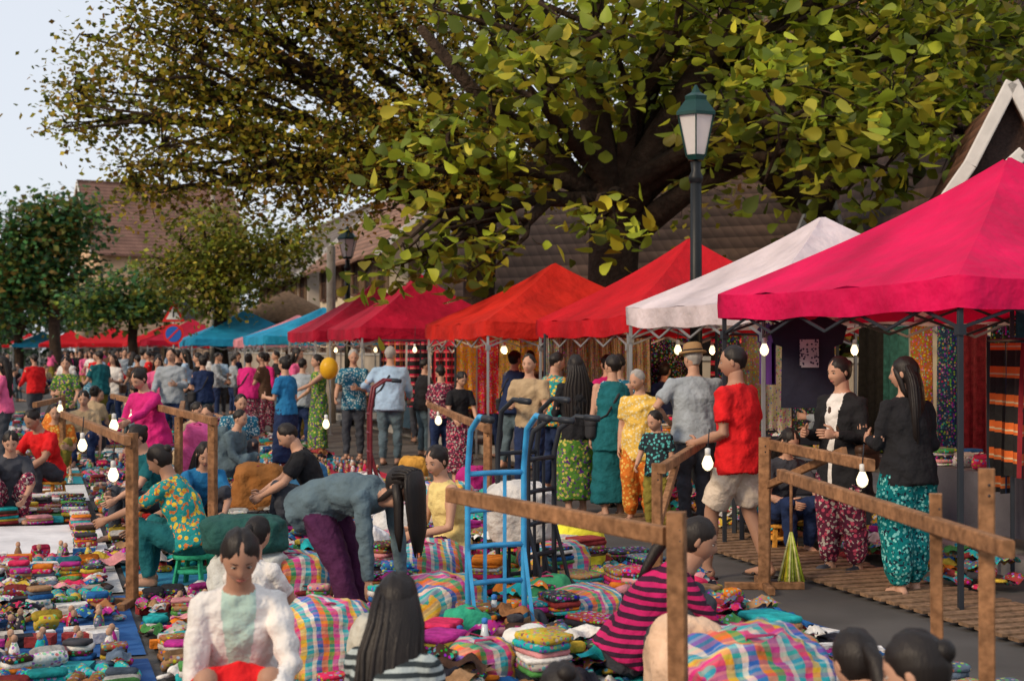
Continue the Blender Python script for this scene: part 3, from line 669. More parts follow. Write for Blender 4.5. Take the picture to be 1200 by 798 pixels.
sack('striped_carry_bag',(.42,8.3,0),(.36,.30,.30),.5,plaid2,seed=8); sack('striped_carry_bag',(.28,9.9,0),(.4,.4,.36),.5,plaid,seed=9)
sack('plastic_bag',(-.62,6.7,0),(.26,.22,.42),.5,plain,(.55,.53,.45),10,True)
sack('plastic_bag',(-.24,7.6,0),(.24,.2,.32),.5,plain,(.03,.35,.2),12,True); sack('plastic_bag',(.22,8.7,0),(.28,.24,.32),.1,plain,(.04,.28,.13),13,True)
sack('plastic_bag',(.08,7.1,0),(.26,.22,.30),.9,plain,(.72,.72,.70),40,True); sack('striped_carry_bag',(-.16,6.9,0),(.34,.28,.30),.6,plaid,seed=41)
sack('plastic_bag',(-1.0,9.9,0),(.32,.26,.46),.1,plain,(.7,.7,.72),14,True); sack('cloth_bundle',(.05,9.3,.45),(.40,.30,.36),.1,plain,(.62,.6,.58),15,False)
sack('cloth_bundle',(-1.75,9.3,.38),(.50,.36,.24),.1,plain,(.02,.09,.08),16,False); sack('cloth_bundle',(-1.7,9.35,.0),(.46,.38,.40),.1,plain,(.6,.62,.6),17,False)
sack('backpack',(-3.35,15.2,.35),(.36,.3,.55),.1,plain,(.8,.12,.35),18,True); sack('basket_bag',(-2.6,14.6,0),(.5,.4,.5),.1,plain,(.3,.12,.03),19,True)
sack('plastic_bag',(-1.0,20.2,.55),(.28,.18,.36),.1,plain,(.75,.75,.77),20,True); sack('plastic_bag',(-.9,11.6,0),(.4,.3,.45),.1,plain,(.7,.7,.7),21,True)
sack('plastic_bag',(-.1,12.2,0),(.4,.3,.5),.1,plain,(.03,.3,.25),22,True); sack('striped_carry_bag',(-.6,12.6,0),(.5,.4,.5),.1,plaid,seed=23)
for i,(x_,y_,c) in enumerate([(.5,10.9,(.75,.7,.05)),(-.4,13.5,(.02,.3,.35)),(.2,13,(.6,.05,.05)),(-1.6,15.5,(.7,.7,.7)),(-2.4,16.8,(.05,.2,.4)),(-1.2,17.5,(.6,.3,.05)),(-4.1,19,(.05,.4,.2)),(-.4,16.2,(.5,.02,.2))]): sack('plastic_bag',(x_,y_,0),(.38,.30,.36),i,plain,c,30+i,True)
mb=MB()
for s_,t_,r_ in ((8.2,2.9,.5),(9.3,3.2,.5),(10.4,3.3,.5),(7.3,2.4,.45),(11.4,3.4,.45),(8.6,4.0,.35),(7.6,3.9,.35),(7.6,1.7,.45),(8.6,2.1,.4),(6.7,2.6,.4),(6.6,1.9,.35),(6.9,3.3,.4),(7.9,3.4,.4)): heap(mb,st(s_,t_,.02),r_,.26,80,.12,.25)
for i in range(60): stack(mb,st(R.uniform(6.4,10.8),R.uniform(1.5,4.0),R.uniform(.1,.26)),R.random()*3,R.uniform(.8,1.2))
mb.obj('scarf_pile')
mb=MB(); pl=mk('clear_bottle',(.55,.62,.65),.15,bump=0,var=.1,spec=.6)
for x_,y_ in ((-.14,7.3),(-.26,7.1),(-.1,8.0)): mb.loft([(x_,y_,.0),(x_,y_,.2),(x_,y_,.25),(x_,y_,.30)],[.035,.037,.02,.014],pl,n=12); mb.loft([(x_,y_,.3),(x_,y_,.325)],.016,gm,n=10,col=(.05,.2,.6))
mb.obj('water_bottle')
for i,(x_,y_,hd,seat) in enumerate(stools):
    mb=MB(); c=[(.6,.03,.03),(.03,.15,.5),(.03,.35,.2),(.65,.3,.05)][i%4]
    mb.loft([(0,0,seat-.035),(0,0,seat-.005)],[.15,.145],gm,n=16,col=c,cap=.02)
    for a in range(4):
        q=math.pi/4+a*math.pi/2; mb.beam((.15*math.cos(q),.15*math.sin(q),0),(.11*math.cos(q),.11*math.sin(q),seat-.03),.04,.02,gm,c)
    mb.loft([(0,0,seat*.45),(0,0,seat*.55)],[.135,.13],gm,n=16,col=c,cap=0); mb.obj('plastic_stool',loc=(x_,y_,0),rz=rad(hd))

# ---------------------------------------------------------------- timber racks & bulbs
def rack(posts,beams,base=True):
    mb=MB()
    for x_,y_,h,w_ in posts:
        mb.beam((x_,y_,0),(x_+R.uniform(-.015,.015),y_,h),w_,w_,wd); 
        if base: mb.beam((x_-.28,y_,.03),(x_+.28,y_,.03),.05,.05,wd); mb.beam((x_,y_-.28,.035),(x_,y_+.28,.035),.05,.05,wd)
        for k in range(2): mb.ell((x_,y_-w_/2-.002,h-.06-.04*k),(.006,.003,.006),dsteel,6,4)
    for a,b,w_,h_ in beams: mb.beam(a,b,w_,h_,wd)
    return mb.obj('wooden_lamp_rack')
rack([(.60,5.1,1.12,.065)],[((-.28,6.4,1.05),(.56,5.13,1.03),.045,.065)])
rack([(1.80,5.4,1.25,.06),(1.72,5.75,1.12,.05)],[((1.51,8.0,1.0),(1.745,5.0,1.0),.045,.065)])
rack([(1.79,10.1,1.08,.08)],[((1.82,10.15,1.03),(2.12,8.4,1.02),.05,.07),((1.80,10.0,.75),(2.15,9.2,1.05),.04,.05)])
rack([(.90,8.8,1.0,.06)],[((.92,8.75,.97),(1.50,11.2,.97),.05,.06),((.90,8.8,.6),(1.1,9.5,.95),.04,.05)])
rack([(-2.52,9.45,1.15,.065)],[((-4.2,13.3,1.1),(-2.46,9.1,1.12),.045,.06)])
rack([(-2.48,11.8,1.14,.065)],[((-5.2,18.5,1.1),(-2.43,11.6,1.12),.05,.065)])
rack([(-3.0,12.8,1.1,.06)],[((-3.0,12.8,1.05),(-3.7,16.0,1.1),.05,.06)])
rack([(-.2,11.6,1.1,.06)],[((-.2,11.5,1.06),(-.9,15.5,1.1),.05,.06)])
rack([(-6.0,19,1.1,.07)],[((-6.0,19,1.05),(-5.2,15.5,1.1),.05,.06)])
bm_=mk('lit_bulb',(.5,.45,.35),.3,bump=0,var=0,emit=1.9)
soc=mk('bulb_socket',(.7,.7,.68),.4,bump=0)
def bulb(x_,y_,z_,up=.14,r=.036,W=0):
    mb=MB(); mb.loft([(x_,y_,z_-r*1.15),(x_,y_,z_-r*.7),(x_,y_,z_),(x_,y_,z_+r*.8),(x_,y_,z_+r*1.4)],[r*.45,r*.85,r,r*.7,r*.42],bm_,n=14)
    mb.loft([(x_,y_,z_+r*1.35),(x_,y_,z_+r*2.5)],r*.48,soc,n=10); mb.loft([(x_,y_,z_+r*2.4),(x_+.01,y_,z_+up+r*2)],.004,dsteel,n=5); ob=mb.obj('light_bulb')
    if W:   # the lit lamp itself
        l=bpy.data.lights.new('filament','POINT'); l.energy=W; l.color=(1,.70,.38); l.shadow_soft_size=.05
        lo=bpy.data.objects.new('filament',l); SC.collection.objects.link(lo); lo.location=(x_,y_,z_-r*2.6); lo.parent=ob
for b in ((1.21,8.8,1.0),(2.08,8.45,.93),(-3.05,10.9,1.12),(-3.2,10.6,.99),(-2.62,9.35,.88),(-1.83,14,.97),(-.75,14.5,.98),(-3.9,14.6,1.0),(-4.7,17.4,1.02),(-5.4,17,1.0)): bulb(*b)
for s_,t_,W in ((11,6.0,0),(13.6,6.4,0),(17.1,6.3,0),(19.4,6.4,22),(20.7,6.8,0),(22.3,6.6,22),(26,6.4,25),(28,6.5,0),(31,6.3,25),(35,6.2,25),(24.5,6.4,0),(12.6,7.9,18),(15.8,7.9,22),(18.6,7.8,0),(9.6,7.9,16)): p=st(s_,t_); bulb(p.x,p.y,1.70,.35,.04,W)

bl=mk('blue_paint',(.04,.33,.66),.4,bump=.1,bsc=40,var=.3,vsc=12,spec=.5)
def handtruck(x_,y_,rz,m,h=1.36):
    mb=MB(); r=.017
    for sx in (-1,1):
        X=sx*.17; mb.loft([(X,.0,.10),(X,.02,.4),(X,.02,1.05),(X*1.0,-.02,h-.10),(X*1.0,-.14,h-.02),(X*1.0,-.26,h-.03)],r,m,n=8)
        mb.loft([(X,-.20,h-.025),(X,-.30,h-.03)],.021,dsteel,n=8)
        mb.loft([(sx*.22,-.0,.13),(sx*.26,0,.13)],.125,dsteel,n=18,cap=0); mb.loft([(sx*.215,0,.13),(sx*.265,0,.13)],.05,m,n=12,cap=0)
        mb.beam((X,.02,.62),(X,-.1,.2),.02,.02,m)
    for z_ in (.22,.42,.62,.82,1.02): mb.loft([(-.17,.02,z_),(0,.045,z_),(.17,.02,z_)],r*.9,m,n=8)
    for X in (-.06,.06): mb.beam((X,.035,.22),(X,.035,1.02),.02,.012,m)
    mb.loft([(-.24,0,.13),(.24,0,.13)],.012,dsteel,n=8); mb.box((0,.17,.035),(.42,.30,.008),m); mb.box((0,.02,.09),(.40,.012,.12),m)
    return mb.obj('hand_truck',loc=(x_,y_,0),rz=rz)
handtruck(-.08,7.85,rad(25),bl); handtruck(.2,8.9,rad(60),dsteel,1.3); handtruck(-1.5,15.2,rad(100),mk('dark_red_paint',(.15,.02,.03),.4),1.4); handtruck(.05,9.4,rad(40),dsteel,1.4)

# ---------------------------------------------------------------- stalls under the canopies
def hang(name,s0,t0,s1,t1,z0,z1,cols,m=None,w=.5):
    mb=MB(); a=st(s0,t0);b=st(s1,t1); L_=(b-a).length; n=max(1,int(L_/w)); d=(b-a).normalized(); nr=V(-d.y,d.x,0)
    mb.loft([a+V(0,0,z1+.02),b+V(0,0,z1+.02)],.014,dsteel,n=6)
    for i in range(n):
        c=cols[i%len(cols)]; zz=z0+R.uniform(0,.35); k=8; vs=[];f=[]
        for j in range(k+1):
            for q in range(3):
                p=a+d*(L_*(i+.04+.92*j/k)/n)+nr*(.025*math.sin(j*1.9+i)*(1+q*.6)); vs.append((p.x,p.y,z1-(z1-zz)*q/2))
        for j in range(k):
            for q in range(2): A=j*3+q; f.append((A,A+3,A+4,A+1))
        mb.add(vs,f,(m if m else R.choice([gm,gp])),c)
    for e in (a,b): mb.beam((e.x,e.y,0),(e.x,e.y,z1+.05),.03,.03,dsteel)
    mb.obj(name,origin=tuple(a))
band=mk('woven_band_textile',attr=True,rough=.85,pat='band',sc=5,var=.2,bump=.4,bsc=30)
band2=mk('woven_band_textile_red',attr=True,rough=.85,pat='band',sc=7,col2=(.6,.02,.08),var=.2,bump=.4,bsc=30)
DK=[(.02,.02,.02),(.25,.02,.03),(.02,.05,.12),(.3,.1,.02),(.03,.12,.12)]
hang('hanging_textiles',7.9,8.6,10.7,8.6,.5,1.95,DK,band,.45); hang('hanging_textiles',7.75,6.35,9.0,6.8,.62,1.75,DK,band,.42)
hang('hanging_textiles',8.2,8.4,8.6,6.7,1.2,2.0,[(.01,.16,.17),(.02,.1,.12)],gm,.6)
hang('hanging_textiles',10.9,8.6,13.6,8.6,.5,1.95,DK,None,.4); hang('hanging_textiles',14.2,8.5,17,8.5,.4,1.9,DK,band2,.4)
hang('hanging_textiles',17.6,8.4,20.5,8.4,.4,1.9,PAL,None,.4); hang('hanging_textiles',25.2,8.3,28,8.3,.4,1.95,DK,None,.4); hang('hanging_textiles',29,8.3,34,8.3,.3,1.9,PAL,None,.5)
hang('hanging_textiles',20.9,6.1,20.9,8.2,.5,1.85,[(.7,.3,.03),(.6,.02,.04),(.75,.5,.1)],gp,.35)
hang('hanging_textiles',24.6,5.8,24.6,8.2,.5,1.85,[(.7,.2,.03),(.02,.02,.03),(.6,.02,.04)],band2,.4)
hang('hanging_textiles',13.9,7.0,13.9,8.5,.6,1.85,[(.05,.05,.06),(.3,.2,.1),(.55,.5,.4)],gp,.25)
hang('bead_strands',16.6,6.0,17.0,7.6,1.05,1.85,[(.5,.42,.3),(.3,.2,.1),(.6,.5,.35)],gp,.06)
hang('hanging_textiles',17.2,7.6,17.2,8.3,.6,1.9,DK,None,.35)
def table(s0,t0,Ls,Lt,h=.7,dens=1):
    mb=MB(); c=st(s0,t0); clm=R.choice([(.02,.05,.08),(.20,.03,.04),(.1,.1,.12),(.02,.02,.02)])
    mb.box((c.x,c.y,h-.015),(Lt,Ls,.03),wd,YAW)
    for sa in (-1,1):
        for tb in (-1,1): q=st(s0+sa*(Ls/2-.05),t0+tb*(Lt/2-.05)); mb.beam((q.x,q.y,0),(q.x,q.y,h-.03),.045,.045,wd)
    mb.box((c.x,c.y,h+.012),(Lt+.02,Ls+.02,.02),shm,YAW,clm)
    q=st(s0,t0-Lt/2-.015); mb.box((q.x,q.y,h-.22),(.012,Ls+.02,.46),shm,YAW,clm)
    n=int(Ls/.26);k=int(Lt/.24)
    for i in range(n):
        for j in range(k):
            p=st(s0-Ls/2+.14+i*.26,t0-Lt/2+.13+j*.24,h+.025)
            r=R.random()
            if r<.5: stack(mb,p,YAW+R.uniform(-.1,.1),.8)
            elif r<.8: pouch(mb,p,YAW+R.uniform(-.4,.4),R.choice(PAL))
            else: heap(mb,p,.1,.08,5,.1)
    mb.obj('display_table',origin=(c.x,c.y,0))
for s0,t0,l in ((9.4,7.6,2.2),(12.4,7.6,2.2),(15.5,7.3,2.2),(19.1,7.1,2.3),(23,6.9,1.8),(26.6,7.0,2.3),(30.4,7,2.4),(36,7,2.4),(41,7,2.4)): table(s0,t0,l,.85)
mb=MB()
for s_,t_,r_ in ((10.9,6.3,.35),(9.9,6.5,.35),(11.8,6.4,.35),(8.6,6.35,.3),(14.2,6.2,.35),(13.1,6.3,.35)): heap(mb,st(s_,t_,.03),r_,.3,50,.12)
mb.obj('cloth_shoes_pile')
mb=MB(); tsm=mk('tshirt_navy',(.018,.020,.04),.85,bump=.4,bsc=10,bdist=.03,var=.3); prt=mk('tshirt_print',(.45,.45,.5),.8,'floral',col2=(.03,.03,.07),sc=40,bump=0)
def tshirt(mb,o,rz,m,k=1):
    out=[(-.11,.0),(-.06,-.035),(0,-.045),(.06,-.035),(.11,0),(.33,-.10),(.29,-.25),(.22,-.22),(.23,-.80),(-.23,-.80),(-.22,-.22),(-.29,-.25),(-.33,-.10)]
    c,s_=math.cos(rz),math.sin(rz); 
    for sg in (-1,1):
        vs=[(o.x+c*a*k+s_*.02*sg*-1,o.y+s_*a*k+c*.02*sg,o.z+b*k) for a,b in out]+[(o.x,o.y+.035*sg,o.z-.35*k)]
        f=[(i,(i+1)%13,13) for i in range(13)]; mb.add(vs,f,m,smooth=False)
    mb.loft([o+V(-c*.2,-s_*.2,-.04),o+V(0,0,.05),o+V(c*.2,s_*.2,-.04)],.008,wd,n=5); mb.loft([o+V(0,0,.05),o+V(0,0,.12)],.004,dsteel,n=5)
o=V(2.55,12.25,2.0); tshirt(mb,o,rad(-8),tsm,1.0); mb.box(o+V(0,-.05,-.33),(.16,.006,.24),prt,rad(-8)); mb.obj('hanging_tshirt')
mb=MB(); tshirt(mb,V(2.30,12.8,1.95),rad(-80),mk('tshirt_purple',(.07,.015,.14),.8),.7); mb.obj('hanging_tshirt')
mb=MB(); o=V(2.55,12.6,0)
for i in range(4): mb.beam(o+V(-.6,-.25+.13*i,.45),o+V(.6,-.25+.13*i,.45),.1,.025,dsteel)
for i in range(4): mb.beam(o+V(-.6,.25+.02*i,.55+.11*i),o+V(.6,.25+.02*i,.55+.11*i),.02,.08,dsteel)
for x_ in (-.55,.55):
    for y_ in (-.22,.2): mb.beam(o+V(x_,y_,0),o+V(x_,y_,.45 if y_<0 else .92),.04,.04,dsteel)
    mb.beam(o+V(x_,-.25,.64),o+V(x_,.22,.66),.04,.03,dsteel)
mb.obj('park_bench')
mb=MB(); ym=mk('balloon_yellow',(.85,.5,.03),.35,bump=0,trans=.3,var=.1); mb.ell((-2.78,21.6,1.42),(.14,.14,.17),ym,18,12); mb.loft([(-2.78,21.6,1.25),(-2.75,21.65,.9)],.004,dsteel,n=5); mb.obj('balloon')
mb=MB()
for i in range(90):
    a=R.random()*6.3; r=R.random()*.10; mb.loft([(2.0,10.2,.42),(2.0+math.cos(a)*r,10.2+math.sin(a)*r,.05)],[.006,.009],gm,n=4,col=R.choice([(.7,.6,.05),(.4,.5,.05),(.75,.7,.3)]))
mb.loft([(2.0,10.2,.4),(2.0,10.2,.75)],.012,wd,n=6); mb.obj('straw_broom')

# ---------------------------------------------------------------- street lamps and signs
iron=mk('lamp_iron',(.008,.010,.012),.45,bump=.1,var=.3); grn=mk('lamp_green',(.006,.040,.036),.4,bump=.1,var=.3); gls=mk('lamp_glass',(.88,.86,.84),.25,bump=0,var=.05,trans=.45)
def lamp(x_,y_,h=4.5):
    e=empty('street_lamp',(x_,y_,0),.4); mb=MB()
    mb.loft([(0,0,0),(0,0,.12),(0,0,.15),(0,0,.6),(0,0,.66),(0,0,.7)],[.16,.16,.11,.09,.10,.065],iron,n=16); mb.loft([(0,0,.7),(0,0,3.55)],[.072,.06],iron,n=16)
    mb.loft([(0,0,3.5),(0,0,3.56),(0,0,3.62),(0,0,3.72)],[.07,.08,.05,.06],iron,n=12); mb.obj('post',e)
    mb=MB(); z=3.74; k=(h-3.74)/.76
    mb.loft([(0,0,z),(0,0,z+.05*k)],[.09,.12],grn,n=6,smooth=False,cap=0)
    for i in range(6):
        a=i*math.pi/3; mb.beam((.115*math.cos(a),.115*math.sin(a),z+.04*k),(.215*math.cos(a),.215*math.sin(a),z+.44*k),.014,.014,grn)
    mb.loft([(0,0,z+.44*k),(0,0,z+.47*k),(0,0,z+.6*k),(0,0,z+.64*k),(0,0,z+.68*k),(0,0,z+.76*k)],[.24,.24,.13,.135,.06,.012],grn,n=6,smooth=False,cap=0); mb.obj('lantern_frame',e)
    mb=MB(); mb.loft([(0,0,z+.045*k),(0,0,z+.438*k)],[.105,.203],gls,n=6,smooth=False,cap=0); mb.obj('glass',e)
lamp(1.98,15.3,4.55); lamp(-3.7,32,4.5); lamp(-10,49,4.5); lamp(-23.9,85,4.5); lamp(-19,78,4.5)
mb=MB(); sw=mk('sign_white',(.75,.75,.75),.4,bump=0,var=.05); sr=mk('sign_red',(.65,.02,.02),.4,bump=0,var=.05); sb=mk('sign_blue',(.02,.12,.5),.4,bump=0,var=.05)
o=V(-10.7,45,0); mb.loft([o,o+V(0,0,3.2)],.035,steel,n=8)
def ngon(n,r,y,z,m,rot=0,t=.01): 
    pts=[(o.x+r*math.sin(rot+2*math.pi*i/n),o.y+y,z+r*math.cos(rot+2*math.pi*i/n)) for i in range(n)]; b=[(p[0],p[1]+t,p[2]) for p in pts]
    mb.add(pts+b,[tuple(range(n))[::-1],tuple(range(n,2*n))]+[(i,(i+1)%n,n+(i+1)%n,n+i) for i in range(n)],m,smooth=False)
ngon(3,.42,-.05,2.8,sr); ngon(3,.27,-.065,2.8,sw); mb.box(o+V(0,-.07,2.83),(.04,.006,.2),iron)
ngon(20,.33,-.05,2.2,sr); ngon(20,.25,-.065,2.2,sb); mb.box(o+V(0,-.07,2.2),(.05,.006,.5),sr,Matrix.Rotation(rad(45),3,'Y')); mb.obj('traffic_sign')
mb=MB(); cn=mk('concrete',(.32,.29,.25),.9,var=.3); mb.loft([(-10.0,47.5,0),(-10.0,47.5,7.1)],[.10,.07],cn,n=12); mb.loft([(-10,47.5,7.0),(-9.8,47.5,7.2),(-8.2,47.5,7.25)],[.05,.05,.045],cn,n=8); mb.loft([(-8.2,47.5,7.22),(-7.8,47.5,7.2)],[(.1,.05),(.08,.04)],cn,n=8); mb.obj('utility_pole')
mb=MB(); mb.loft([(-4.2,33,0),(-4.2,33,4.1)],[.12,.10],cn,n=12); mb.obj('utility_pole')

# ---------------------------------------------------------------- buildings
def house(name,o,yaw,w,dp,h,rh,wallc,roofc,storeys=1,wins=5,over=.7):
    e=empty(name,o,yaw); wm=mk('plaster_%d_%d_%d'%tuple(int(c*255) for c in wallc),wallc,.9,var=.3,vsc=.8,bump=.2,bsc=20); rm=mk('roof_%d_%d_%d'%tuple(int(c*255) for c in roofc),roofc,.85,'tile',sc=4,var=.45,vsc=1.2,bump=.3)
    tm=mk('brown_trim',(.10,.05,.03),.7,var=.3); gl=mk('window_dark',(.02,.022,.025),.15,bump=0,var=.1,spec=.6); wt=mk('white_trim',(.6,.58,.55),.7,var=.15)
    g=MB(); g.box((0,0,h/2),(w,dp,h),wm); 
    for sx in (-1,1):
        X=sx*(w/2); g.add([(X,-dp/2,h),(X,dp/2,h),(X,0,h+rh),(X-sx*.15,-dp/2,h),(X-sx*.15,dp/2,h),(X-sx*.15,0,h+rh)],[(0,1,2),(3,5,4),(0,2,5,3),(1,4,5,2)],wm,smooth=False)
    g.obj('walls',e)
    g=MB(); L_=w/2+over
    for sy in (-1,1):
        ey=sy*(dp/2+over); ez=h-over*rh/(dp/2)
        n=10
        vs=[];f=[]
        for i in range(n+1):
            for j in range(2):
                vs.append((-L_+2*L_*i/n, ey if j==0 else 0,(ez if j==0 else h+rh)+.12+R.uniform(-.03,.03)))
        for i in range(n): f.append((2*i,2*i+2,2*i+3,2*i+1))
        m_=len(vs); vs+= [(a,b,c-.12) for a,b,c in vs]; f+= [tuple(q+m_ for q in k[::-1]) for k in f]; f+= [(2*i,2*i+m_,2*i+2+m_,2*i+2) for i in range(n)]
        g.add(vs,f,rm,smooth=False)
        for sx in (-1,1): g.beam((sx*(L_+.02),ey,ez+.05),(sx*(L_+.02),0,h+rh+.05),.06,.22,wt)
    g.beam((-L_,0,h+rh+.16),(L_,0,h+rh+.16),.2,.14,rm); g.obj('roof',e)
    g=MB()
    def win(c,sz,ax):
        w_,hh=sz
        R_=Matrix.Rotation(ax,3,'Z'); c=Vector(c)
        def bb(off,s_,m): g.box(c+R_@Vector(off),s_,m,R_)
        bb((0,-.012,0),(w_,.02,hh),gl); bb((0,-.04,hh/2+.04),(w_+.2,.09,.08),tm); bb((0,-.06,-hh/2-.05),(w_+.24,.14,.09),tm)
        for sx in (-1,1): bb((sx*(w_/2+.035),-.04,0),(.07,.08,hh),tm); bb((sx*(w_/2+.36),-.03,0),(.5,.04,hh),mk('shutter',(.16,.10,.05),.8,'wood'))
        bb((0,-.035,0),(.04,.03,hh),tm); bb((0,-.036,.1),(w_,.03,.04),tm)
    for f_ in range(storeys):
        z=1.5+f_*3.0
        for i in range(wins):
            X=-w/2+w*(i+.5)/wins
            if f_==0 and i==wins//2: g.box((X,-dp/2-.03,1.1),(1.1,.05,2.2),tm); g.box((X,-dp/2-.07,1.1),(.9,.04,2.0),mk('shutter',(.16,.10,.05),.8,'wood'))
            else: win((X,-dp/2,z),(.9,1.2),0)
        for Y in (-dp/4,dp/4): win((w/2,Y,z),(.9,1.2),rad(90)); win((-w/2,Y,z),(.9,1.2),rad(-90))
    g.obj('windows_and_doors',e); return e
fac=YAW+rad(90)+rad(180)
BR=(.12,.07,.05); GR=(.17,.14,.12)
house('temple_hall',st(31,22),fac,22,10,4.6,9.5,(.24,.15,.10),BR,1,9)
house('shop_house',st(42,16.5),fac,12,7,4.2,3.0,(.50,.42,.32),(.26,.14,.09),1,5)
house('shop_house',st(56,15.5),fac,13,7,5.6,3.0,(.58,.48,.34),(.28,.15,.10),2,6)
house('shop_house',st(73,15.5),fac,15,7,5.6,3,(.52,.45,.38),GR,2,6)
house('village_house',(-26.0,104,0),YAW+rad(10),10,8,9.0,4.6,(.66,.44,.28),(.24,.13,.10),2,4)
house('village_house',(2.9,32,0),rad(-30),7,5,3.2,2.2,(.34,.22,.14),(.28,.17,.12),1,3)
for i,(s_,c) in enumerate(((8,(.4,.33,.25)),(26,(.5,.45,.36)),(45,(.45,.3,.2)),(65,(.5,.48,.42)))): house('shop_house',st(s_,-17.5),YAW-rad(90)+rad(180),14,7,5.4,3,c,BR,2,5)
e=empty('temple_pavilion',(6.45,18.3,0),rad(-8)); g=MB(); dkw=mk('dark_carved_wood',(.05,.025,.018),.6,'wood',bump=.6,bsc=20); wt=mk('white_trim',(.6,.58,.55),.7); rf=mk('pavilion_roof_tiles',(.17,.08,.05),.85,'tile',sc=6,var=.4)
g.box((0,1.6,1.3),(3.2,3.0,2.6),mk('cream_wall',(.42,.33,.22),.9)); 
for sx in (-1,1): g.loft([(sx*1.75,-.2,0),(sx*1.75,-.2,2.5)],.12,mk('cream_wall',(.42,.33,.22),.9),n=12)
g.obj('walls',e)
g=MB()
def gable(ap,hw,base,y0,y1):
    pr=[(0,ap),(hw*.42,base+(ap-base)*.50),(hw,base)]
    for sx in (-1,1):
        vs=[];f=[]
        for i,(a,b) in enumerate(pr):
            for y_ in (y0,y1): vs+= [(sx*a,y_,b),(sx*a,y_,b-.1)]
        for i in range(2):
            o_=4*i; f+= [(o_,o_+4,o_+6,o_+2),(o_+1,o_+3,o_+7,o_+5),(o_,o_+1,o_+5,o_+4)]
        g.add(vs,f,rf,smooth=False)
        for i in range(2):
            a,b=pr[i];c,d_=pr[i+1]; g.beam((sx*a,y0-.05,b+.05),(sx*c,y0-.05,d_+.05),.08,.17,wt)
    g.add([(0,y0+.2,ap-.1),(hw*.42,y0+.2,base+(ap-base)*.5-.1),(hw*.98,y0+.2,base-.05),(-hw*.98,y0+.2,base-.05),(-hw*.42,y0+.2,base+(ap-base)*.5-.1)],[(0,4,3,2,1)],dkw,smooth=False)
    for i in range(5):
        z=base+(ap-base)*.1*i; ww=hw*(.85-.16*i); g.beam((-ww,y0+.16,z+.1),(ww,y0+.16,z+.1),.03,.05,dkw)
gable(5.1,1.25,3.0,.1,3.2); gable(4.1,2.1,2.45,-.6,3.4)
g.obj('tiered_roof',e)
g=MB(); p=st(45,12.0); g.box((p.x,p.y,.75),(.22,100,1.5),mk('wall_plaster',(.36,.31,.25),.9,var=.4,vsc=1),YAW); g.box((p.x,p.y,1.54),(.32,100,.08),kb,YAW); g.obj('boundary_wall')

# ---------------------------------------------------------------- trees
bark=mk('bark',(.05,.032,.022),.95,var=.5,vsc=6,bump=1,bsc=14,bdist=.06)
LM=mk('leaf',attr=True,rough=.5,var=0,bump=0,trans=.38,spec=.3)
def leaves(name,C,size,pal,parent,big=False,w=.42,droop=.3,bright=None):
    n=len(C); a=NR.normal(size=(n,3)); a[:,2]=a[:,2]*.5-droop; a/=np.linalg.norm(a,axis=1)[:,None]
    b=NR.normal(size=(n,3)); b[:,2]*=.35; b-=a*np.sum(a*b,1)[:,None]; b/=np.linalg.norm(b,axis=1)[:,None]; c=np.cross(a,b)
    L_=(size*NR.uniform(.6,1.3,n))[:,None]
    if big: 
        prof=[(0,0,0),(.22,.14,.03),(.5,.30,.06),(.78,.34,.05),(.95,.18,0),(1.0,0,-.05),(.95,-.18,0),(.78,-.34,.05),(.5,-.30,.06),(.22,-.14,.03)]; F=[(0,1,2,3),(0,3,4,5),(0,5,6,7),(0,7,8,9)]
    else: prof=[(0,0,0),(.5,w,.05),(1,0,-.03),(.5,-w,.05)]; F=[(0,1,2,3)]
    k=len(prof); vs=np.empty((n,k,3))
    for i,(x_,y_,z_) in enumerate(prof): vs[:,i]=C+a*L_*x_+b*L_*y_*.95+c*L_*z_
    idx=(np.arange(n)*k)[:,None,None]+np.array(F)[None]; idx=idx.reshape(-1)
    me=bpy.data.meshes.new(name); nf=n*len(F); me.vertices.add(n*k); me.vertices.foreach_set('co',vs.ravel()); me.loops.add(nf*4); me.loops.foreach_set('vertex_index',idx.astype(np.int32))
    me.polygons.add(nf); me.polygons.foreach_set('loop_start',np.arange(nf,dtype=np.int32)*4)
    me.update(calc_edges=True)
    pa=np.array(pal); ci=pa[NR.randint(0,len(pal),n)]*NR.uniform(.7,1.3,(n,1))
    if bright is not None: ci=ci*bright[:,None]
    col=np.ones((n,k,4)); col[:,:,:3]=ci[:,None,:]
    at=me.color_attributes.new('Col','FLOAT_COLOR','POINT'); at.data.foreach_set('color',col.ravel()); me.materials.append(LM)
    ob=bpy.data.objects.new(name,me); SC.collection.objects.link(ob); ob.parent=parent; return ob
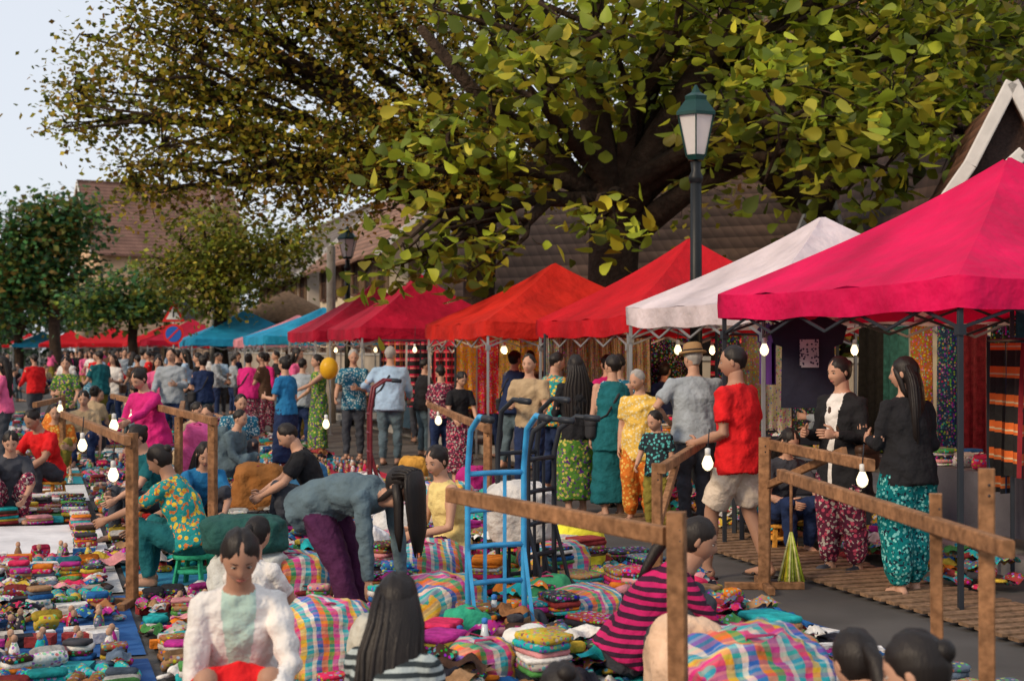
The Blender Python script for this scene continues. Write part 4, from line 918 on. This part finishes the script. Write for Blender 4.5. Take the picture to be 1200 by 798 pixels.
def tree(name,base,tr,fork,blobs,size,per,pal,big=False,sig=.32,dens=1.0,twr=.02,limbs=()):
    e=empty(name,(0,0,0)); mb=MB(); bx,by=base
    fp=V(bx,by,fork)
    mb.loft([(bx,by,-.05),(bx+.03,by,.3),(bx+.06,by,fork*.35),(bx-.05,by,fork*.7),fp,fp+V(.05,0,.5)],[tr*1.5,tr*1.12,tr,tr*.93,tr*.95,tr*.6],bark,n=16)
    for pts,rr in limbs: mb.loft(pts,rr,bark,n=10)
    Cs=[]; Br=[]
    for (cx,cy,cz,r,nc) in blobs:
        c=V(cx,cy,cz); d=c-fp; L_=d.length; rr=tr*min(.6,.25+.12*r)
        mid=fp+d*.4+V(R.uniform(-.3,.3),R.uniform(-.3,.3),L_*.10); m2=fp+d*.72+V(R.uniform(-.3,.3),R.uniform(-.3,.3),L_*.06)
        mb.loft([fp-V(0,0,.3),fp+d*.15+V(0,0,.05*L_),mid,m2,c,c+d.normalized()*r*.4],[rr*1.2,rr,rr*.75,rr*.5,rr*.3,rr*.1],bark,n=8)
        nc=int(nc*dens); P_=NR.normal(size=(nc,3)); P_/=np.linalg.norm(P_,axis=1)[:,None]; P_*= (NR.uniform(.12,1,nc)**.45)[:,None]*np.array([r,r,r*.8]); P_+=np.array([cx,cy,cz])
        subs=[]
        for j in range(5):
            q=Vector(P_[j%len(P_)]); s_=R.choice([mid,m2,c]); m3=(s_+q)/2+V(R.uniform(-.3,.3),R.uniform(-.3,.3),R.uniform(0,.3)); mb.loft([s_,m3,q],[twr*3,twr*2,twr*.8],bark,n=5); subs+= [m3,q]
        for q in P_:
            if R.random()<.7:
                qv=Vector(q); s_=min(subs+[m2,c],key=lambda z_:(z_-qv).length); m3=(s_+qv)/2+V(R.uniform(-.15,.15),R.uniform(-.15,.15),R.uniform(0,.2)); mb.loft([s_,m3,qv],[twr,twr*.7,twr*.3],bark,n=3)
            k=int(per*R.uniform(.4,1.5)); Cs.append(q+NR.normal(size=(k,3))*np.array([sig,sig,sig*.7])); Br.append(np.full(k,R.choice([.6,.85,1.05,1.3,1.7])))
    mb.obj('trunk_and_limbs',e); C=np.concatenate(Cs); leaves('leaves',C,size,pal,e,big,bright=np.concatenate(Br))
    return len(C)
OLV=[(.23,.21,.02),(.30,.25,.022),(.13,.15,.018),(.36,.26,.025),(.22,.15,.022),(.09,.11,.015),(.40,.31,.032),(.26,.14,.022),(.18,.21,.02)]
YG=[(.22,.28,.022),(.30,.34,.028),(.14,.19,.02),(.39,.37,.035),(.09,.12,.016),(.27,.23,.022),(.18,.23,.022)]
GRN_=[(.04,.13,.045),(.06,.17,.05),(.09,.16,.035),(.03,.08,.035),(.13,.14,.02)]
lm=[([(1.7,23.3,3.6),(2.1,22.9,4.6),(2.7,22.4,5.6),(3.3,22.0,6.6),(3.9,21.8,7.8)],[.38,.30,.25,.22,.17]),
    ([(1.65,23.3,3.6),(1.45,23.0,4.8),(1.2,22.6,6.0),(1.3,22.4,7.6)],[.36,.28,.22,.17]),
    ([(1.8,23.3,3.5),(2.9,22.6,4.3),(4.2,22,4.9),(5.6,21.8,5.9)],[.26,.17,.12,.07]),
    ([(1.6,23.3,3.8),(.6,22.6,4.9),(-.5,22,5.6),(-1.4,21.6,6.6)],[.24,.17,.12,.07])]
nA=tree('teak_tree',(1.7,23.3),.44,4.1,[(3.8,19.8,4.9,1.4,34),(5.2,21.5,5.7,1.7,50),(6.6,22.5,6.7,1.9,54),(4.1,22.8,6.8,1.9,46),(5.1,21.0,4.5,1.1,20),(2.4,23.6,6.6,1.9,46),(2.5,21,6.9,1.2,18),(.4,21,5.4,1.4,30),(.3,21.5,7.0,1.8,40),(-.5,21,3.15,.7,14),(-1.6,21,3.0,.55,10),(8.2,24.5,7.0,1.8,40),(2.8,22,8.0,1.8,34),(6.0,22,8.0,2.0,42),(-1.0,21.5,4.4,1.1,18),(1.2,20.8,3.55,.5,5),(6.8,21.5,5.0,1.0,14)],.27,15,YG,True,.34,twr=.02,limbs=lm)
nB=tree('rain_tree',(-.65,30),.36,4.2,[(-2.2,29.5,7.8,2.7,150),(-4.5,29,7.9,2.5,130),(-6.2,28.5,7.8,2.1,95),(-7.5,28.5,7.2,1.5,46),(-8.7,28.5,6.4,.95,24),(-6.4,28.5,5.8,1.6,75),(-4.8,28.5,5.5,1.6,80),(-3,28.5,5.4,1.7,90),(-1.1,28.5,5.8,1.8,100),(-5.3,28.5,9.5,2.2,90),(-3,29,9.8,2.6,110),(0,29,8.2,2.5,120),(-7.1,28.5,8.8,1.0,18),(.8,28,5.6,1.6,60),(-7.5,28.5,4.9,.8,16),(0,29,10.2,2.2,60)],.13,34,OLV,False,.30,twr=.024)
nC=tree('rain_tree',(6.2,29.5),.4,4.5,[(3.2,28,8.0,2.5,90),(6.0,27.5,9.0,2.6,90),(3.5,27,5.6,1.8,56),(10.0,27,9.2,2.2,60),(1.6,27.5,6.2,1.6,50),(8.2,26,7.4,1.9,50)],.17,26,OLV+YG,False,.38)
tree('mango_tree',(-9.2,45),.22,3.0,[(-9.4,44.5,4.8,1.7,86),(-8.2,44.5,4.4,1.4,70),(-10.6,44.5,4.0,1.0,36),(-7.2,44.5,5.0,1.2,45),(-9,44.5,3.6,1.3,50)],.17,32,[(.16,.20,.02),(.22,.22,.025),(.11,.14,.02),(.26,.20,.025)],False,.38)
tree('street_tree',(-16.5,62),.22,3.0,[(-16.5,61.5,4.0,1.6,54),(-17.8,61.5,3.6,1.4,45),(-15.6,61.5,3.6,1.2,38)],.25,28,GRN_+[(.18,.24,.03)],False,.45)
tree('street_tree',(-27,84),.35,4,[(-26.3,84,9.3,2.1,66),(-28,84,8.6,2.4,76),(-29,84,6.6,2.6,80),(-27.0,84,6.0,2.2,70),(-31,84,5.3,2.4,60)],.4,26,GRN_+[(.18,.12,.03)],False,.8)
tree('street_tree',(-34,98),.3,3,[(-34,98,6.0,2.8,80),(-31,98,5,2.6,70),(-36,98,4,2.2,50)],.4,26,GRN_,False,.8)
e=empty('distant_trees'); C=[]
for i in range(420):
    x_=R.uniform(-110,60); y_=R.uniform(150,175); hgt=R.uniform(2,9)*(1+.4*math.sin(x_*.11)); c=np.array([x_,y_,max(.8,hgt*.75)]); C.append(c+NR.normal(size=(60,3))*np.array([2.4,2,1.5]))
C=np.concatenate(C); C[:,2]=np.abs(C[:,2]); leaves('leaves',C,.9,[(.03,.06,.03),(.05,.08,.04),(.04,.07,.05)],e)
e=empty('garden_shrubs'); C=[]
for i in range(190):
    p=st(R.uniform(12,75),R.uniform(12.6,13.6)); C.append(np.array([p.x,p.y,R.uniform(.8,3.0)])+NR.normal(size=(40,3))*.4)
leaves('leaves',np.concatenate(C),.2,GRN_+OLV,e)
print('TREES',time.time()-T0,nA,nB,nC)

# ---------------------------------------------------------------- light, sky, camera
w=bpy.data.worlds.new('World'); SC.world=w; w.use_nodes=True; nt=w.node_tree; bg=nt.nodes['Background']
sk=nt.nodes.new('ShaderNodeTexSky'); sk.sky_type='NISHITA'; sk.sun_disc=False; sk.sun_elevation=rad(30); sk.sun_rotation=rad(-130); sk.air_density=1.0; sk.dust_density=2.0
mx=nt.nodes.new('ShaderNodeMix'); mx.data_type='RGBA'; mx.inputs[0].default_value=.8; mx.inputs[7].default_value=(6.1,6.35,6.85,1)
nt.links.new(sk.outputs[0],mx.inputs[6]); nt.links.new(mx.outputs[2],bg.inputs[0]); bg.inputs[1].default_value=.145
sl=bpy.data.lights.new('Sun','SUN'); sl.energy=2.9; sl.angle=rad(14); sl.color=(1,.79,.56); so=bpy.data.objects.new('Sun',sl); SC.collection.objects.link(so)
dr=Vector((math.sin(rad(-130))*math.cos(rad(30)),math.cos(rad(-130))*math.cos(rad(30)),math.sin(rad(30)))); so.rotation_euler=dr.to_track_quat('Z','Y').to_euler()
cam=bpy.data.cameras.new('Camera'); cam.lens=50; cam.sensor_width=36; cam.clip_end=2000; cam.clip_start=.1
cam.dof.use_dof=True; cam.dof.focus_distance=10.5; cam.dof.aperture_fstop=3.2
co=bpy.data.objects.new('Camera',cam); SC.collection.objects.link(co); co.location=(0,0,1.7); co.rotation_euler=(rad(90+.38),0,0); SC.camera=co
SC.view_settings.view_transform='Standard'; SC.view_settings.look='None'; SC.view_settings.exposure=0
print('DONE',time.time()-T0,len(bpy.data.objects))
